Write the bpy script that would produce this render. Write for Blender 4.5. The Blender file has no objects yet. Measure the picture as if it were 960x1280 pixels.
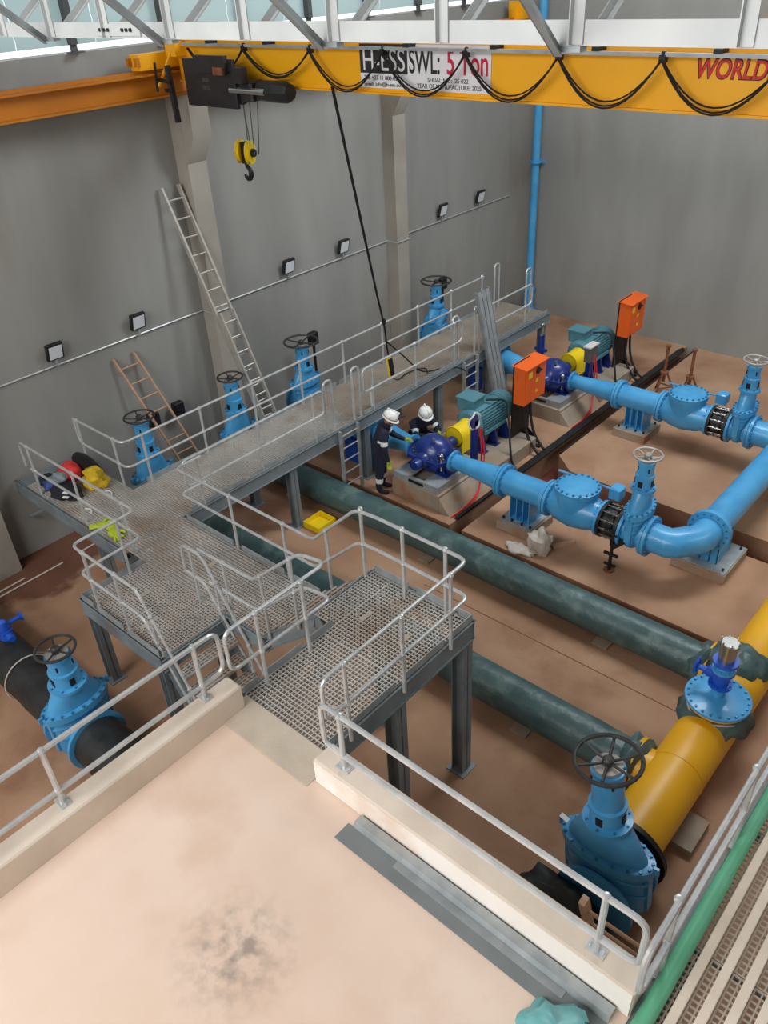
import bpy, math, random
from mathutils import Matrix, Vector, noise
random.seed(7)
PI = math.pi
sc = bpy.context.scene
col = sc.collection

# ------------------------------------------------------------------ camera
cam_d = bpy.data.cameras.new('camera'); cam = bpy.data.objects.new('camera', cam_d); col.objects.link(cam)
def cam_axes(a, b, c):
    f0 = Vector((math.sin(a), math.cos(a), 0)); r0 = Vector((math.cos(a), -math.sin(a), 0)); u0 = Vector((0, 0, 1))
    f = f0*math.cos(b) - u0*math.sin(b); u = u0*math.cos(b) + f0*math.sin(b)
    return r0*math.cos(c) + u*math.sin(c), u*math.cos(c) - r0*math.sin(c), f
r_, u_, f_ = cam_axes(-0.756684743, 0.597627068, -0.0602346043)
CZ = 8.45
cam.matrix_world = Matrix(((r_.x, u_.x, -f_.x, 0), (r_.y, u_.y, -f_.y, 0), (r_.z, u_.z, -f_.z, CZ), (0, 0, 0, 1)))
cam_d.sensor_fit = 'VERTICAL'; cam_d.sensor_height = 36; cam_d.lens = 1008.9*36/1280; cam_d.clip_end = 200; cam_d.clip_start = .05
sc.camera = cam

# ------------------------------------------------------------------ light
w = bpy.data.worlds.new('sky'); sc.world = w; w.use_nodes = True
bg = w.node_tree.nodes['Background']; bg.inputs[0].default_value = (.92, .96, 1, 1); bg.inputs[1].default_value = 1.7
def area(name, loc, target, sx, sy, power, color=(1, 1, 1)):
    d = bpy.data.lights.new(name, 'AREA'); d.shape = 'RECTANGLE'; d.size = sx; d.size_y = sy; d.energy = power; d.color = color
    o = bpy.data.objects.new(name, d); col.objects.link(o); o.location = loc
    o.rotation_euler = (Vector(target) - Vector(loc)).to_track_quat('-Z', 'Y').to_euler(); return o
area('rear_skylight', (-4.6, -6.5, 12.7), (-4.6, 3, 1.5), 12, 4, 2250, (1, .98, .97))
area('side_clerestory', (7.6, 12, 9.5), (-9, 11, 2), 12, 2.2, 420, (.9, .96, 1))
area('ridge_skylight', (-6.0, 12.5, 12.8), (-7.2, 11.5, 0), 2.4, 11, 1750, (.9, .96, 1))
area('rear_window', (-4, -9.6, 8.5), (-5.5, 8, 5.5), 12, 2.5, 900, (1, .98, .96))
sc.view_settings.view_transform = 'Standard'; sc.view_settings.look = 'None'
sc.view_settings.exposure = -0.1; sc.view_settings.gamma = 1; sc.view_settings.use_curve_mapping = False

# ------------------------------------------------------------------ materials
def lin(c):
    return tuple(((x/255)/12.92 if x/255 <= .04045 else ((x/255 + .055)/1.055)**2.4) for x in c)
MATS = {}
def mat(name, c1, c2=None, rough=.6, metal=0, scale=3, bump=0, bscale=40, stretch=(1, 1, 1), c3=None, c3t=.62, c3scale=1.3, det=5, spec=.5, coat=0):
    m = bpy.data.materials.new(name); m.use_nodes = True; nt = m.node_tree; b = nt.nodes['Principled BSDF']
    b.inputs['Roughness'].default_value = rough; b.inputs['Metallic'].default_value = metal
    b.inputs['Specular IOR Level'].default_value = spec
    if coat: b.inputs['Coat Weight'].default_value = coat
    c1l = lin(c1) + (1,)
    if c2 is None: b.inputs['Base Color'].default_value = c1l
    else:
        tc = nt.nodes.new('ShaderNodeTexCoord'); mp = nt.nodes.new('ShaderNodeMapping'); mp.inputs['Scale'].default_value = stretch
        geo = nt.nodes.new('ShaderNodeNewGeometry'); nt.links.new(geo.outputs['Position'], mp.inputs[0])
        n = nt.nodes.new('ShaderNodeTexNoise'); n.inputs['Scale'].default_value = scale; n.inputs['Detail'].default_value = det
        nt.links.new(mp.outputs[0], n.inputs['Vector'])
        rp = nt.nodes.new('ShaderNodeValToRGB'); rp.color_ramp.elements[0].position = .32; rp.color_ramp.elements[1].position = .68
        rp.color_ramp.elements[0].color = c1l; rp.color_ramp.elements[1].color = lin(c2) + (1,)
        nt.links.new(n.outputs['Fac'], rp.inputs[0]); out = rp.outputs[0]
        if c3:
            n3 = nt.nodes.new('ShaderNodeTexNoise'); n3.inputs['Scale'].default_value = c3scale; n3.inputs['Detail'].default_value = 6; n3.inputs['Roughness'].default_value = .6
            nt.links.new(mp.outputs[0], n3.inputs['Vector'])
            r3 = nt.nodes.new('ShaderNodeValToRGB'); r3.color_ramp.elements[0].position = c3t - .08; r3.color_ramp.elements[1].position = c3t + .08
            nt.links.new(n3.outputs['Fac'], r3.inputs[0])
            mx = nt.nodes.new('ShaderNodeMix'); mx.data_type = 'RGBA'; nt.links.new(r3.outputs[0], mx.inputs[0])
            nt.links.new(out, mx.inputs[6]); mx.inputs[7].default_value = lin(c3) + (1,); out = mx.outputs[2]
        nt.links.new(out, b.inputs['Base Color'])
    if bump:
        n2 = nt.nodes.new('ShaderNodeTexNoise'); n2.inputs['Scale'].default_value = bscale; n2.inputs['Detail'].default_value = 4
        g2 = nt.nodes.new('ShaderNodeNewGeometry'); nt.links.new(g2.outputs['Position'], n2.inputs['Vector'])
        bp = nt.nodes.new('ShaderNodeBump'); bp.inputs['Strength'].default_value = bump; bp.inputs['Distance'].default_value = .02
        nt.links.new(n2.outputs['Fac'], bp.inputs['Height']); nt.links.new(bp.outputs[0], b.inputs['Normal'])
    MATS[name] = m; return m
mat('wall', (138, 138, 134), (154, 154, 150), rough=.85, scale=1.0, stretch=(1, 1, .25), c3=(130, 122, 112), c3t=.66, c3scale=.5, bump=.1)
mat('column', (150, 144, 134), (164, 158, 148), rough=.85, scale=1.2)
mat('floor', (152, 114, 88), (176, 140, 112), rough=.9, scale=.9, c3=(126, 86, 62), c3t=.62, c3scale=.42, bump=.15)
mat('slab', (218, 192, 172), (228, 206, 190), rough=.8, scale=.9, c3=(212, 182, 160), c3t=.6, c3scale=.6, bump=.05)
mat('kerb', (206, 192, 176), (222, 208, 192), rough=.85, scale=2, bump=.1)
mat('plinth', (140, 128, 112), (164, 150, 132), rough=.85, scale=3, c3=(150, 108, 82), c3t=.6, c3scale=1.5)
mat('galv', (150, 158, 162), (178, 184, 186), rough=.45, metal=.4, scale=6)
mat('galvrail', (190, 194, 196), (212, 214, 214), rough=.35, metal=.45, scale=8)
mat('steel', (112, 122, 128), (134, 144, 148), rough=.55, metal=.2, scale=2.5, c3=(134, 118, 104), c3t=.66, c3scale=1.2)
mat('grate', (188, 186, 182), (206, 202, 196), rough=.5, metal=.3, scale=1.4, c3=(176, 156, 136), c3t=.62, c3scale=.8)
mat('grate_dust', (164, 154, 142), (182, 170, 156), rough=.65, metal=.15, scale=2)
mat('blue', (62, 146, 200), (80, 164, 214), rough=.35, scale=3, coat=.15)
mat('bluebolt', (60, 130, 170), rough=.4, metal=.4)
mat('navy', (20, 40, 108), (30, 54, 128), rough=.3, scale=5, coat=.2)
mat('royal', (24, 74, 178), (34, 90, 196), rough=.35, scale=5)
mat('teal', (74, 124, 138), (88, 140, 152), rough=.45, scale=4)
mat('yellow', (226, 164, 14), (236, 176, 26), rough=.4, scale=1.5, c3=(206, 146, 20), c3t=.66)
mat('crane', (240, 170, 4), (246, 178, 10), rough=.45, scale=1)
mat('runway', (182, 110, 8), (194, 120, 12), rough=.5, scale=1)  # shade on the runway beam is put into this darker orange
mat('guard', (238, 206, 20), rough=.4)
mat('orange', (226, 92, 20), (234, 102, 28), rough=.45, scale=2)
mat('greenwrap', (54, 78, 80), (74, 98, 98), rough=.42, scale=2.2, c3=(96, 118, 114), c3t=.6, c3scale=2.5, bump=1.0, bscale=6)
mat('blackwrap', (22, 24, 26), (42, 46, 46), rough=.5, scale=3, bump=.6, bscale=9)
mat('black', (22, 22, 24), rough=.5)
mat('blackmetal', (34, 34, 36), (48, 48, 50), rough=.45, metal=.4, scale=5)
mat('wheel', (52, 52, 54), (70, 68, 66), rough=.5, metal=.4, scale=8)
mat('wheelwhite', (160, 156, 150), rough=.5, metal=.3)
mat('rubber', (18, 18, 20), rough=.7)
mat('white', (228, 230, 228), rough=.5)
mat('trusswhite', (186, 192, 194), (202, 208, 208), rough=.5, scale=3)
mat('plastic', (200, 200, 196), (214, 214, 210), rough=.35, scale=6)
mat('lens', (220, 226, 232), rough=.25)
mat('red', (204, 24, 30), rough=.5)
mat('redcloth', (206, 46, 44), (220, 62, 58), rough=.85, scale=20)
mat('yellowcloth', (196, 162, 24), (224, 190, 40), rough=.7, scale=10, bump=.4, bscale=20)
mat('darkcloth', (24, 26, 36), (34, 36, 46), rough=.9, scale=20)
mat('greycloth', (118, 128, 138), (140, 150, 158), rough=.9, scale=12)
mat('bluecloth', (62, 88, 150), rough=.9)
mat('coverall', (20, 24, 44), (28, 34, 56), rough=.85, scale=15)
mat('reflective', (220, 224, 226), rough=.4)
mat('skin', (150, 104, 80), rough=.55)
mat('glove', (180, 196, 44), (150, 172, 40), rough=.8, scale=30)
mat('sole', (20, 20, 20), rough=.8)
mat('helmet', (236, 236, 232), rough=.3)
mat('rust', (104, 62, 40), (134, 84, 54), rough=.8, scale=14)
mat('darkred', (92, 40, 30), (110, 52, 40), rough=.8, scale=4)
mat('wood', (176, 140, 112), (192, 156, 128), rough=.8, scale=9)
mat('alu', (176, 172, 164), (192, 188, 180), rough=.45, metal=.4, scale=5)
mat('greenpvc', (90, 172, 134), (104, 184, 146), rough=.45, scale=3)
mat('cream', (222, 206, 188), (232, 218, 202), rough=.7, scale=4)
mat('tealbag', (92, 160, 162), (120, 184, 184), rough=.35, scale=8)
mat('whitebag', (176, 166, 156), (204, 196, 186), rough=.6, scale=8)
mat('stainless', (176, 176, 172), rough=.25, metal=.9)
mat('grime', (92, 86, 82), rough=.8)
mat('hoistblack', (28, 28, 30), (38, 38, 40), rough=.5, scale=6)
mat('rope', (70, 70, 72), rough=.5, metal=.5)
mat('signwhite', (228, 228, 232), rough=.5)
mat('ink', (34, 34, 38), rough=.6)
mat('inkred', (200, 20, 60), rough=.6)
mat('warn', (232, 200, 40), rough=.6)
mat('purlin', (78, 80, 82), rough=.7)
mat('whitepipe', (210, 198, 186), rough=.6)
mat('sheetgrey', (122, 130, 132), (140, 146, 148), rough=.5, metal=.2, scale=2)
mat('litwhite', (236, 230, 222), (244, 240, 234), rough=.7, scale=2, c3=(226, 206, 188), c3t=.62, c3scale=1.2)  # lit look of the right kerb face put into a lighter white
mat('checker', (190, 176, 158), (206, 192, 174), rough=.6, metal=.1, scale=3, bump=.35, bscale=60)
# slab with the dark cement stain
def stain():
    m = MATS['slab']; nt = m.node_tree; b = nt.nodes['Principled BSDF']; src = b.inputs['Base Color'].links[0].from_socket
    g = nt.nodes.new('ShaderNodeNewGeometry'); d = nt.nodes.new('ShaderNodeVectorMath'); d.operation = 'DISTANCE'
    nt.links.new(g.outputs['Position'], d.inputs[0]); d.inputs[1].default_value = (-3.10, 1.40, 2.45)
    n = nt.nodes.new('ShaderNodeTexNoise'); n.inputs['Scale'].default_value = 9; n.inputs['Detail'].default_value = 6
    nt.links.new(g.outputs['Position'], n.inputs['Vector'])
    mr = nt.nodes.new('ShaderNodeMapRange'); mr.inputs[1].default_value = .12; mr.inputs[2].default_value = .55; mr.inputs[3].default_value = 1; mr.inputs[4].default_value = 0
    nt.links.new(d.outputs['Value'], mr.inputs[0])
    n2 = nt.nodes.new('ShaderNodeMapRange'); n2.inputs[1].default_value = .42; n2.inputs[2].default_value = .66; n2.inputs[3].default_value = 0.1; n2.inputs[4].default_value = .8
    nt.links.new(n.outputs['Fac'], n2.inputs[0])
    mu = nt.nodes.new('ShaderNodeMath'); mu.operation = 'MULTIPLY'; nt.links.new(mr.outputs[0], mu.inputs[0]); nt.links.new(n2.outputs[0], mu.inputs[1])
    mx = nt.nodes.new('ShaderNodeMix'); mx.data_type = 'RGBA'; nt.links.new(mu.outputs[0], mx.inputs[0]); nt.links.new(src, mx.inputs[6]); mx.inputs[7].default_value = lin((140, 128, 120)) + (1,)
    nt.links.new(mx.outputs[2], b.inputs['Base Color'])
stain()
# damp red-brown edge of the floor along the left wall, with an irregular outline
def damp():
    nt = MATS['floor'].node_tree; b = nt.nodes['Principled BSDF']; src = b.inputs['Base Color'].links[0].from_socket
    g = nt.nodes.new('ShaderNodeNewGeometry'); sx = nt.nodes.new('ShaderNodeSeparateXYZ'); nt.links.new(g.outputs['Position'], sx.inputs[0])
    n = nt.nodes.new('ShaderNodeTexNoise'); n.inputs['Scale'].default_value = .9; n.inputs['Detail'].default_value = 4; nt.links.new(g.outputs['Position'], n.inputs['Vector'])
    mu = nt.nodes.new('ShaderNodeMath'); mu.operation = 'MULTIPLY_ADD'; nt.links.new(n.outputs['Fac'], mu.inputs[0]); mu.inputs[1].default_value = -2.6; nt.links.new(sx.outputs['X'], mu.inputs[2])
    mr = nt.nodes.new('ShaderNodeMapRange'); mr.inputs[1].default_value = -13.05; mr.inputs[2].default_value = -12.85; mr.inputs[3].default_value = .85; mr.inputs[4].default_value = 0; nt.links.new(mu.outputs[0], mr.inputs[0])
    mx = nt.nodes.new('ShaderNodeMix'); mx.data_type = 'RGBA'; nt.links.new(mr.outputs[0], mx.inputs[0]); nt.links.new(src, mx.inputs[6]); mx.inputs[7].default_value = lin((96, 56, 42)) + (1,)
    nt.links.new(mx.outputs[2], b.inputs['Base Color'])
damp()
# translucent wall sheeting
m = bpy.data.materials.new('sheet'); m.use_nodes = True; nt = m.node_tree
pb = nt.nodes['Principled BSDF']; pb.inputs['Base Color'].default_value = lin((196, 212, 212)) + (1,); pb.inputs['Roughness'].default_value = .5
tr = nt.nodes.new('ShaderNodeBsdfTranslucent'); tr.inputs[0].default_value = lin((214, 228, 228)) + (1,)
ms = nt.nodes.new('ShaderNodeMixShader'); ms.inputs[0].default_value = .55
nt.links.new(pb.outputs[0], ms.inputs[1]); nt.links.new(tr.outputs[0], ms.inputs[2]); nt.links.new(ms.outputs[0], nt.nodes['Material Output'].inputs[0]); MATS['sheet'] = m

# ------------------------------------------------------------------ mesh helpers
def T(x, y, z): return Matrix.Translation((x, y, z))
RX = lambda a: Matrix.Rotation(a, 4, 'X')
RY = lambda a: Matrix.Rotation(a, 4, 'Y')
RZ = lambda a: Matrix.Rotation(a, 4, 'Z')
AX = {'Z': Matrix.Identity(4), 'X': RY(PI/2), 'Y': RX(-PI/2)}
def fillet(pts, r, n=5):
    P = [Vector(p) for p in pts]; out = [P[0]]
    for i in range(1, len(P)-1):
        a, b, c = P[i-1], P[i], P[i+1]; d1 = (a-b); d2 = (c-b)
        k = min(r, d1.length*.49, d2.length*.49); s = b + d1.normalized()*k; e = b + d2.normalized()*k
        for j in range(n+1):
            t = j/n; out.append(s*(1-t)**2 + b*2*t*(1-t) + e*t*t)
    out.append(P[-1]); return out
def loop_fillet(pts, r, n=5):
    P = [Vector(p) for p in pts]; out = []; N = len(P)
    for i in range(N):
        a, b, c = P[i-1], P[i], P[(i+1) % N]; d1 = (a-b); d2 = (c-b)
        k = min(r, d1.length*.49, d2.length*.49); s = b + d1.normalized()*k; e = b + d2.normalized()*k
        for j in range(n+1):
            t = j/n; out.append(s*(1-t)**2 + b*2*t*(1-t) + e*t*t)
    return out
class MB:
    def __init__(self): self.v = []; self.f = []; self.mi = []; self.cur = 0
    def add(self, vs, fs, M=None):
        o = len(self.v)
        for v in vs:
            v = Vector(v); self.v.append(tuple(M @ v if M else v))
        for f in fs: self.f.append(tuple(i+o for i in f)); self.mi.append(self.cur)
        return self
    def box(self, a, b, M=None):
        x0, y0, z0 = a; x1, y1, z1 = b
        return self.add([(x0, y0, z0), (x1, y0, z0), (x1, y1, z0), (x0, y1, z0), (x0, y0, z1), (x1, y0, z1), (x1, y1, z1), (x0, y1, z1)],
                        [(0, 3, 2, 1), (4, 5, 6, 7), (0, 1, 5, 4), (1, 2, 6, 5), (2, 3, 7, 6), (3, 0, 4, 7)], M)
    def cb(self, c, s, M=None):
        return self.box([c[i]-s[i]/2 for i in range(3)], [c[i]+s[i]/2 for i in range(3)], M)
    def bbox(self, a, b, bv=.01, M=None):       # box with chamfered vertical and top edges
        x0, y0, z0 = a; x1, y1, z1 = b; v = []
        for z, k in ((z0, 0), (z1-bv, 0), (z1, bv)):
            for (x, y, sx, sy) in ((x0, y0, 1, 1), (x1, y0, -1, 1), (x1, y1, -1, -1), (x0, y1, 1, -1)):
                X, Y = x+sx*k, y+sy*k
                if (sx*sy) > 0: v += [(X, Y+sy*bv, z), (X+sx*bv, Y, z)]
                else: v += [(X+sx*bv, Y, z), (X, Y+sy*bv, z)]
        f = [tuple(range(7, -1, -1)), tuple(range(16, 24))]
        for l in (0, 8):
            for i in range(8): j = (i+1) % 8; f.append((l+i, l+j, l+8+j, l+8+i))
        return self.add(v, f, M)
    def prism(self, poly, h0, h1, M=None):      # polygon in xy extruded along z
        n = len(poly); v = [(x, y, h0) for x, y in poly] + [(x, y, h1) for x, y in poly]
        f = [tuple(range(n-1, -1, -1)), tuple(range(n, 2*n))] + [(i, (i+1) % n, n+(i+1) % n, n+i) for i in range(n)]
        return self.add(v, f, M)
    def lathe(self, prof, n=24, M=None, sx=1, sy=1):
        v = []; f = []
        for r, z in prof:
            for i in range(n): a = 2*PI*i/n; v.append((r*math.cos(a)*sx, r*math.sin(a)*sy, z))
        for k in range(len(prof)-1):
            for i in range(n): j = (i+1) % n; f.append((k*n+i, k*n+j, (k+1)*n+j, (k+1)*n+i))
        f.append(tuple(range(n-1, -1, -1))); L = (len(prof)-1)*n; f.append(tuple(range(L, L+n)))
        return self.add(v, f, M)
    def ring(self, r0, r1, z0, z1, n=28, M=None):
        v = []; f = []
        for i in range(n):
            a = 2*PI*i/n; c, s = math.cos(a), math.sin(a)
            v += [(r0*c, r0*s, z0), (r1*c, r1*s, z0), (r1*c, r1*s, z1), (r0*c, r0*s, z1)]
        for i in range(n):
            a, b = 4*i, 4*((i+1) % n)
            for k in range(4): f.append((a+k, a+(k+1) % 4, b+(k+1) % 4, b+k))
        return self.add(v, f, M)
    def tube(self, path, r, n=8, closed=False, M=None, cap=True, ry=None):
        P = [Vector(p) for p in path]; N = len(P); v = []; f = []
        R = r if isinstance(r, (list, tuple)) else [r]*N
        def tan(i):
            if closed: return (P[(i+1) % N]-P[i-1]).normalized()
            return (P[min(i+1, N-1)]-P[max(i-1, 0)]).normalized()
        t = tan(0); up = Vector((0, 0, 1)) if abs(t.z) < .9 else Vector((1, 0, 0)); nx = t.cross(up).normalized()
        for i in range(N):
            t = tan(i); nx = (nx - t*nx.dot(t)); nx = nx.normalized() if nx.length > 1e-6 else t.orthogonal().normalized(); ny = t.cross(nx)
            for k in range(n):
                a = 2*PI*k/n; v.append(P[i] + nx*math.cos(a)*R[i] + ny*math.sin(a)*(ry or R[i]))
        for i in range(N if closed else N-1):
            j = (i+1) % N
            for k in range(n): l = (k+1) % n; f.append((i*n+k, i*n+l, j*n+l, j*n+k))
        if not closed and cap: f.append(tuple(range(n-1, -1, -1))); f.append(tuple(range((N-1)*n, N*n)))
        return self.add(v, f, M)
    def sph(self, c, r, n=10, M=None, s=(1, 1, 1)):
        m = n//2; v = [(c[0], c[1], c[2]-r*s[2])]; f = []
        for i in range(1, m):
            a = -PI/2 + PI*i/m
            for k in range(n): b = 2*PI*k/n; v.append((c[0]+r*s[0]*math.cos(a)*math.cos(b), c[1]+r*s[1]*math.cos(a)*math.sin(b), c[2]+r*s[2]*math.sin(a)))
        v.append((c[0], c[1], c[2]+r*s[2])); L = len(v)-1
        for k in range(n): l = (k+1) % n; f.append((0, 1+l, 1+k)); f.append((L, L-n+k, L-n+l))
        for i in range(m-2):
            for k in range(n): l = (k+1) % n; f.append((1+i*n+k, 1+i*n+l, 1+(i+1)*n+l, 1+(i+1)*n+k))
        return self.add(v, f, M)
    def bolts(self, R, z, k, r=.014, h=.02, M=None, a0=0):
        for i in range(k):
            a = a0 + 2*PI*i/k; self.lathe([(r, z), (r, z+h)], 6, (M or Matrix.Identity(4)) @ T(R*math.cos(a), R*math.sin(a), 0))
        return self
    def build(self, name, m, parent=None, label=None, world=False, ang=35, kind=None):
        me = bpy.data.meshes.new(name); V = self.v
        if world and parent is not None:
            L = parent.location if parent.parent is None else parent.parent.location + parent.location
            V = [(x-L.x, y-L.y, z-L.z) for x, y, z in V]
        me.from_pydata(V, [], self.f); me.validate()
        ms = m if isinstance(m, (list, tuple)) else [m]
        for k in ms: me.materials.append(MATS[k])
        if len(ms) > 1: me.polygons.foreach_set('material_index', self.mi[:len(me.polygons)])
        me.shade_smooth(); me.set_sharp_from_angle(angle=math.radians(ang)); me.update()
        o = bpy.data.objects.new(name, me); col.objects.link(o)
        if parent is not None: o.parent = parent
        if label: o['label'] = label
        if kind or name in ('bolts', 'flange_bolts', 'studs', 'fins', 'tie_rods', 'splice_bolts', 'slot'): o['kind'] = 'stuff'
        return o
def tag(o, label, cat, group=None):
    o['label'] = label; o['category'] = cat
    if group: o['group'] = group
    return o
def thing(name, label, cat, loc=(0, 0, 0), rz=0, group=None, rot=None):
    o = bpy.data.objects.new(name, None); o.empty_display_size = .1; col.objects.link(o); o.location = loc
    o.rotation_euler = rot or (0, 0, rz); return tag(o, label, cat, group)
def struct(o): o['kind'] = 'structure'; return o
def dup(root, loc, label=None, group=None, rz=None):
    r = root.copy(); col.objects.link(r); r.location = loc
    if rz is not None: r.rotation_euler = (0, 0, rz)
    if label: r['label'] = label
    if group: r['group'] = group
    def rec(a, b):
        for ch in list(a.children):
            c = ch.copy(); col.objects.link(c); c.parent = b; rec(ch, c)
    rec(root, r); return r
def text(s, m, parent, loc, width, height, name='lettering', ext=.002, bold=0, shear=0):
    c = bpy.data.curves.new(name, 'FONT'); c.body = s; c.extrude = ext; c.offset = bold; c.shear = shear
    o = bpy.data.objects.new(name, c); col.objects.link(o); dg = bpy.context.evaluated_depsgraph_get(); dg.update()
    me = bpy.data.meshes.new_from_object(o.evaluated_get(dg)); bpy.data.objects.remove(o)
    xs = [v.co.x for v in me.vertices]; ys = [v.co.y for v in me.vertices]
    x0, x1, y0, y1 = min(xs), max(xs), min(ys), max(ys); kx = width/(x1-x0); ky = height/(y1-y0)
    for v in me.vertices:
        x, y, z = v.co; v.co = ((x-x0)*kx, -z, (y-y0)*ky)       # faces -Y
    me.materials.clear(); me.materials.append(MATS[m]); me.update()
    t = bpy.data.objects.new(name, me); col.objects.link(t); t.parent = parent; t.location = loc; return t
def lump(mb, c, s, seed=0, amp=.25, n=14, flat=.0, M=None):
    m0 = MB(); m0.sph((0, 0, 0), 1, n); vs = []
    for v in m0.v:
        p = Vector(v); k = 1 + amp*noise.noise(p*1.6 + Vector((seed*7.1, seed*3.3, 0))) + amp*.5*noise.noise(p*4 + Vector((seed, 0, 5)))
        p = p*k; z = max(p.z, -1+flat*2); vs.append((c[0]+p.x*s[0], c[1]+p.y*s[1], c[2]+z*s[2]))
    mb.add(vs, m0.f, M); return mb
# ------------------------------------------------------------------ setting
fl = struct(MB().box((-13.2, -10, -.6), (8, 9.3, 0)).build('floor', 'floor'))
f2 = MB().box((-13.2, 9.3, -.6), (-7.2, 19.2, .12)).build('floor_bay', 'floor', fl)
f3 = MB().prism([(-6.93, 9.3), (8, 9.3), (8, 11.55), (-6.93, 11.55)], -.6, .12).build('floor_bay', 'floor', fl)
f4 = MB().prism([(-6.93, 12.54), (-6.45, 12.14), (8, 12.14), (8, 19.2), (-6.93, 19.2)], -.6, .12).build('floor_bay', 'floor', fl)
MB().box((-7.2, 9.3, -.6), (8, 19.2, -.4)).build('trench_bed', 'darkred', fl)
MB().box((-7.24, 9.5, .121), (-7.17, 18.8, .165)).box((-6.96, 12.6, .121), (-6.93, 18.8, .14)).build('trench_edge_angle', 'blackmetal', fl)
MB().box((-7.235, 11.3, .166), (-7.08, 18.6, .2)).build('trench_cover', 'blackmetal', fl)
MB().box((-6.6, 7.84, -.002), (-2.2, 7.86, .001)).build('joint', 'rust', fl)
struct(MB().box((-13.1, -10, -.6), (-12.7, 19.6, 7.55)).build('wall_left', 'wall'))
struct(MB().box((-13.1, 19.05, -.6), (8, 19.5, 11)).build('wall_far', 'wall'))
struct(MB().box((-12.69, 9.32, .12), (-12.66, 19.04, .125)).build('baseboard_left', 'wall'))
for y in (3.45, 8.75, 14.1):
    c = struct(MB().box((-12.7, y, 0), (-12.38, y+.4, 6.84)).build('column', 'column'))
    MB().prism([(.315, 5.75), (.32, 5.75), (.6, 6.2), (.6, 6.83), (.315, 6.83)], -y-.395, -y-.005, Matrix(((1, 0, 0, -12.7), (0, 0, -1, 0), (0, 1, 0, 0), (0, 0, 0, 1)))).build('corbel', 'column', c)
    pass
# upper sheeting: each corrugated sheet a part, open daylight slot beneath
cl = struct(MB().box((-12.84, -4, 10.1), (-12.74, 19.4, 10.25)).build('wall_upper_left', 'purlin'))
y = -4.0; k = 0
while y < 19.2:
    mb = MB(); n = 24; L = 1.3; vs = []; fs = []
    for i in range(n+1):
        zz = 7.65 + 2.5*i/n
        for yy in (y, y+L): vs.append((-12.80 + (.025 if i % 2 else 0), yy, zz))
    for i in range(n): fs.append((2*i, 2*i+1, 2*i+3, 2*i+2))
    mb.add(vs, fs)
    vs2 = [(x-.004, yy, z) for x, yy, z in vs]; mb.add(vs2, [f[::-1] for f in fs]); mb.build('sheet', 'sheet', cl); y += L+.008; k += 1
for y in (1.0, 2.6, 4.2, 5.8, 7.3, 8.95, 10.6, 12.2, 13.8, 15.4, 17.0):
    p = MB().box((-12.74, y-.05, 7.66), (-12.62, y+.05, 10.1)).box((-12.74, y-.1, 7.551), (-12.55, y+.1, 7.57)).box((-12.7, y-.05, 7.57), (-12.66, y+.05, 7.68)).build('cladding_post', 'purlin', cl)
# roof over the far part of the hall (above the view)
rf = struct(MB().box((-13.1, -10, 13.0), (8, 19.5, 13.1)).build('ceiling', 'wall'))
struct(MB().box((8, -10, -.6), (8.3, 19.5, 13)).build('wall_right', 'wall'))
struct(MB().box((-13.1, -10.3, -.6), (8.3, -10, 13)).build('wall_rear', 'wall'))
struct(MB().box((-13.1, -10, 10.25), (-12.75, 19.5, 13)).build('wall_left_top', 'wall'))

# upper slab with kerbs
slab = struct(MB().box((-5.1, -10, 0.0), (-.69, 3.09, 2.45)).build('floor_upper', 'slab'))
MB().bbox((-5.1, -10, 2.45), (-4.88, 3.02, 2.75), .015).build('trim_1', 'kerb', slab)
MB().bbox((-3.72, 2.85, 2.45), (-.69, 3.09, 2.75), .015).build('trim_2', 'kerb', slab)
MB().box((-3.71, 2.842, 2.46), (-.70, 2.85, 2.735)).build('lit_face', 'litwhite', slab)  # added thin plate: brightness of light on this kerb side is in its colour
tp = tag(MB().box((-4.99, 2.75, 2.452), (-3.74, 3.12, 2.462)).build('threshold_plate', 'checker'), 'dusty flat checker plate bridging the slab and the grating landing', 'plate')
# folded galvanised sheet lying on the slab
ps = thing('folded_steel_sheet', 'long grey folded steel flashing lying on the upper slab beside the kerb', 'steel sheet', (-3.2, 2.55, 2.452))
def flash(y0, z0, y1, z1, x0, x1, t=.004): return MB().add([(x0, y0, z0), (x1, y0, z0), (x1, y1, z1), (x0, y1, z1), (x0, y0, z0+t), (x1, y0, z0+t), (x1, y1, z1+t), (x0, y1, z1+t)], [(0, 3, 2, 1), (4, 5, 6, 7), (0, 1, 5, 4), (1, 2, 6, 5), (2, 3, 7, 6), (3, 0, 4, 7)])
flash(0, 0, .17, 0, 0, 2.42).build('flat_flange', 'sheetgrey', ps)
flash(.17, .0, .19, .06, .06, 2.42).build('fold', 'galv', ps); flash(.19, .06, .27, .06, .06, 2.42).build('ridge', 'galv', ps); flash(.27, .06, .285, .0, .06, 2.42).build('fold', 'galv', ps)
flash(.105, .004, .17, .004, .55, 2.1, .006).build('overlap_strip', 'galv', ps)

# ------------------------------------------------------------------ rails
def post(parent, x, y, z0, z1, zm=None, plate=True, r=.0215):
    mb = MB(); mb.tube([(x, y, z0), (x, y, z1)], r, 8); mb.sph((x, y, z1), .036, 8)
    if zm: mb.sph((x, y, zm), .034, 8)
    if plate: mb.box((x-.07, y-.045, z0), (x+.07, y+.045, z0+.012)); mb.sph((x-.05, y, z0+.018), .014, 6); mb.sph((x+.05, y, z0+.018), .014, 6)
    mb.build('post', 'galvrail', parent, world=True)
def rail(parent, pts, name='rail', r=.0205, fr=.1, closed=False):
    MB().tube(loop_fillet(pts, fr) if closed else fillet(pts, fr), r, 8, closed).build(name, 'galvrail', parent, world=True)
G_ = None
def railthing(label, loc): return thing('handrail', label, 'railing', loc)
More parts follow.
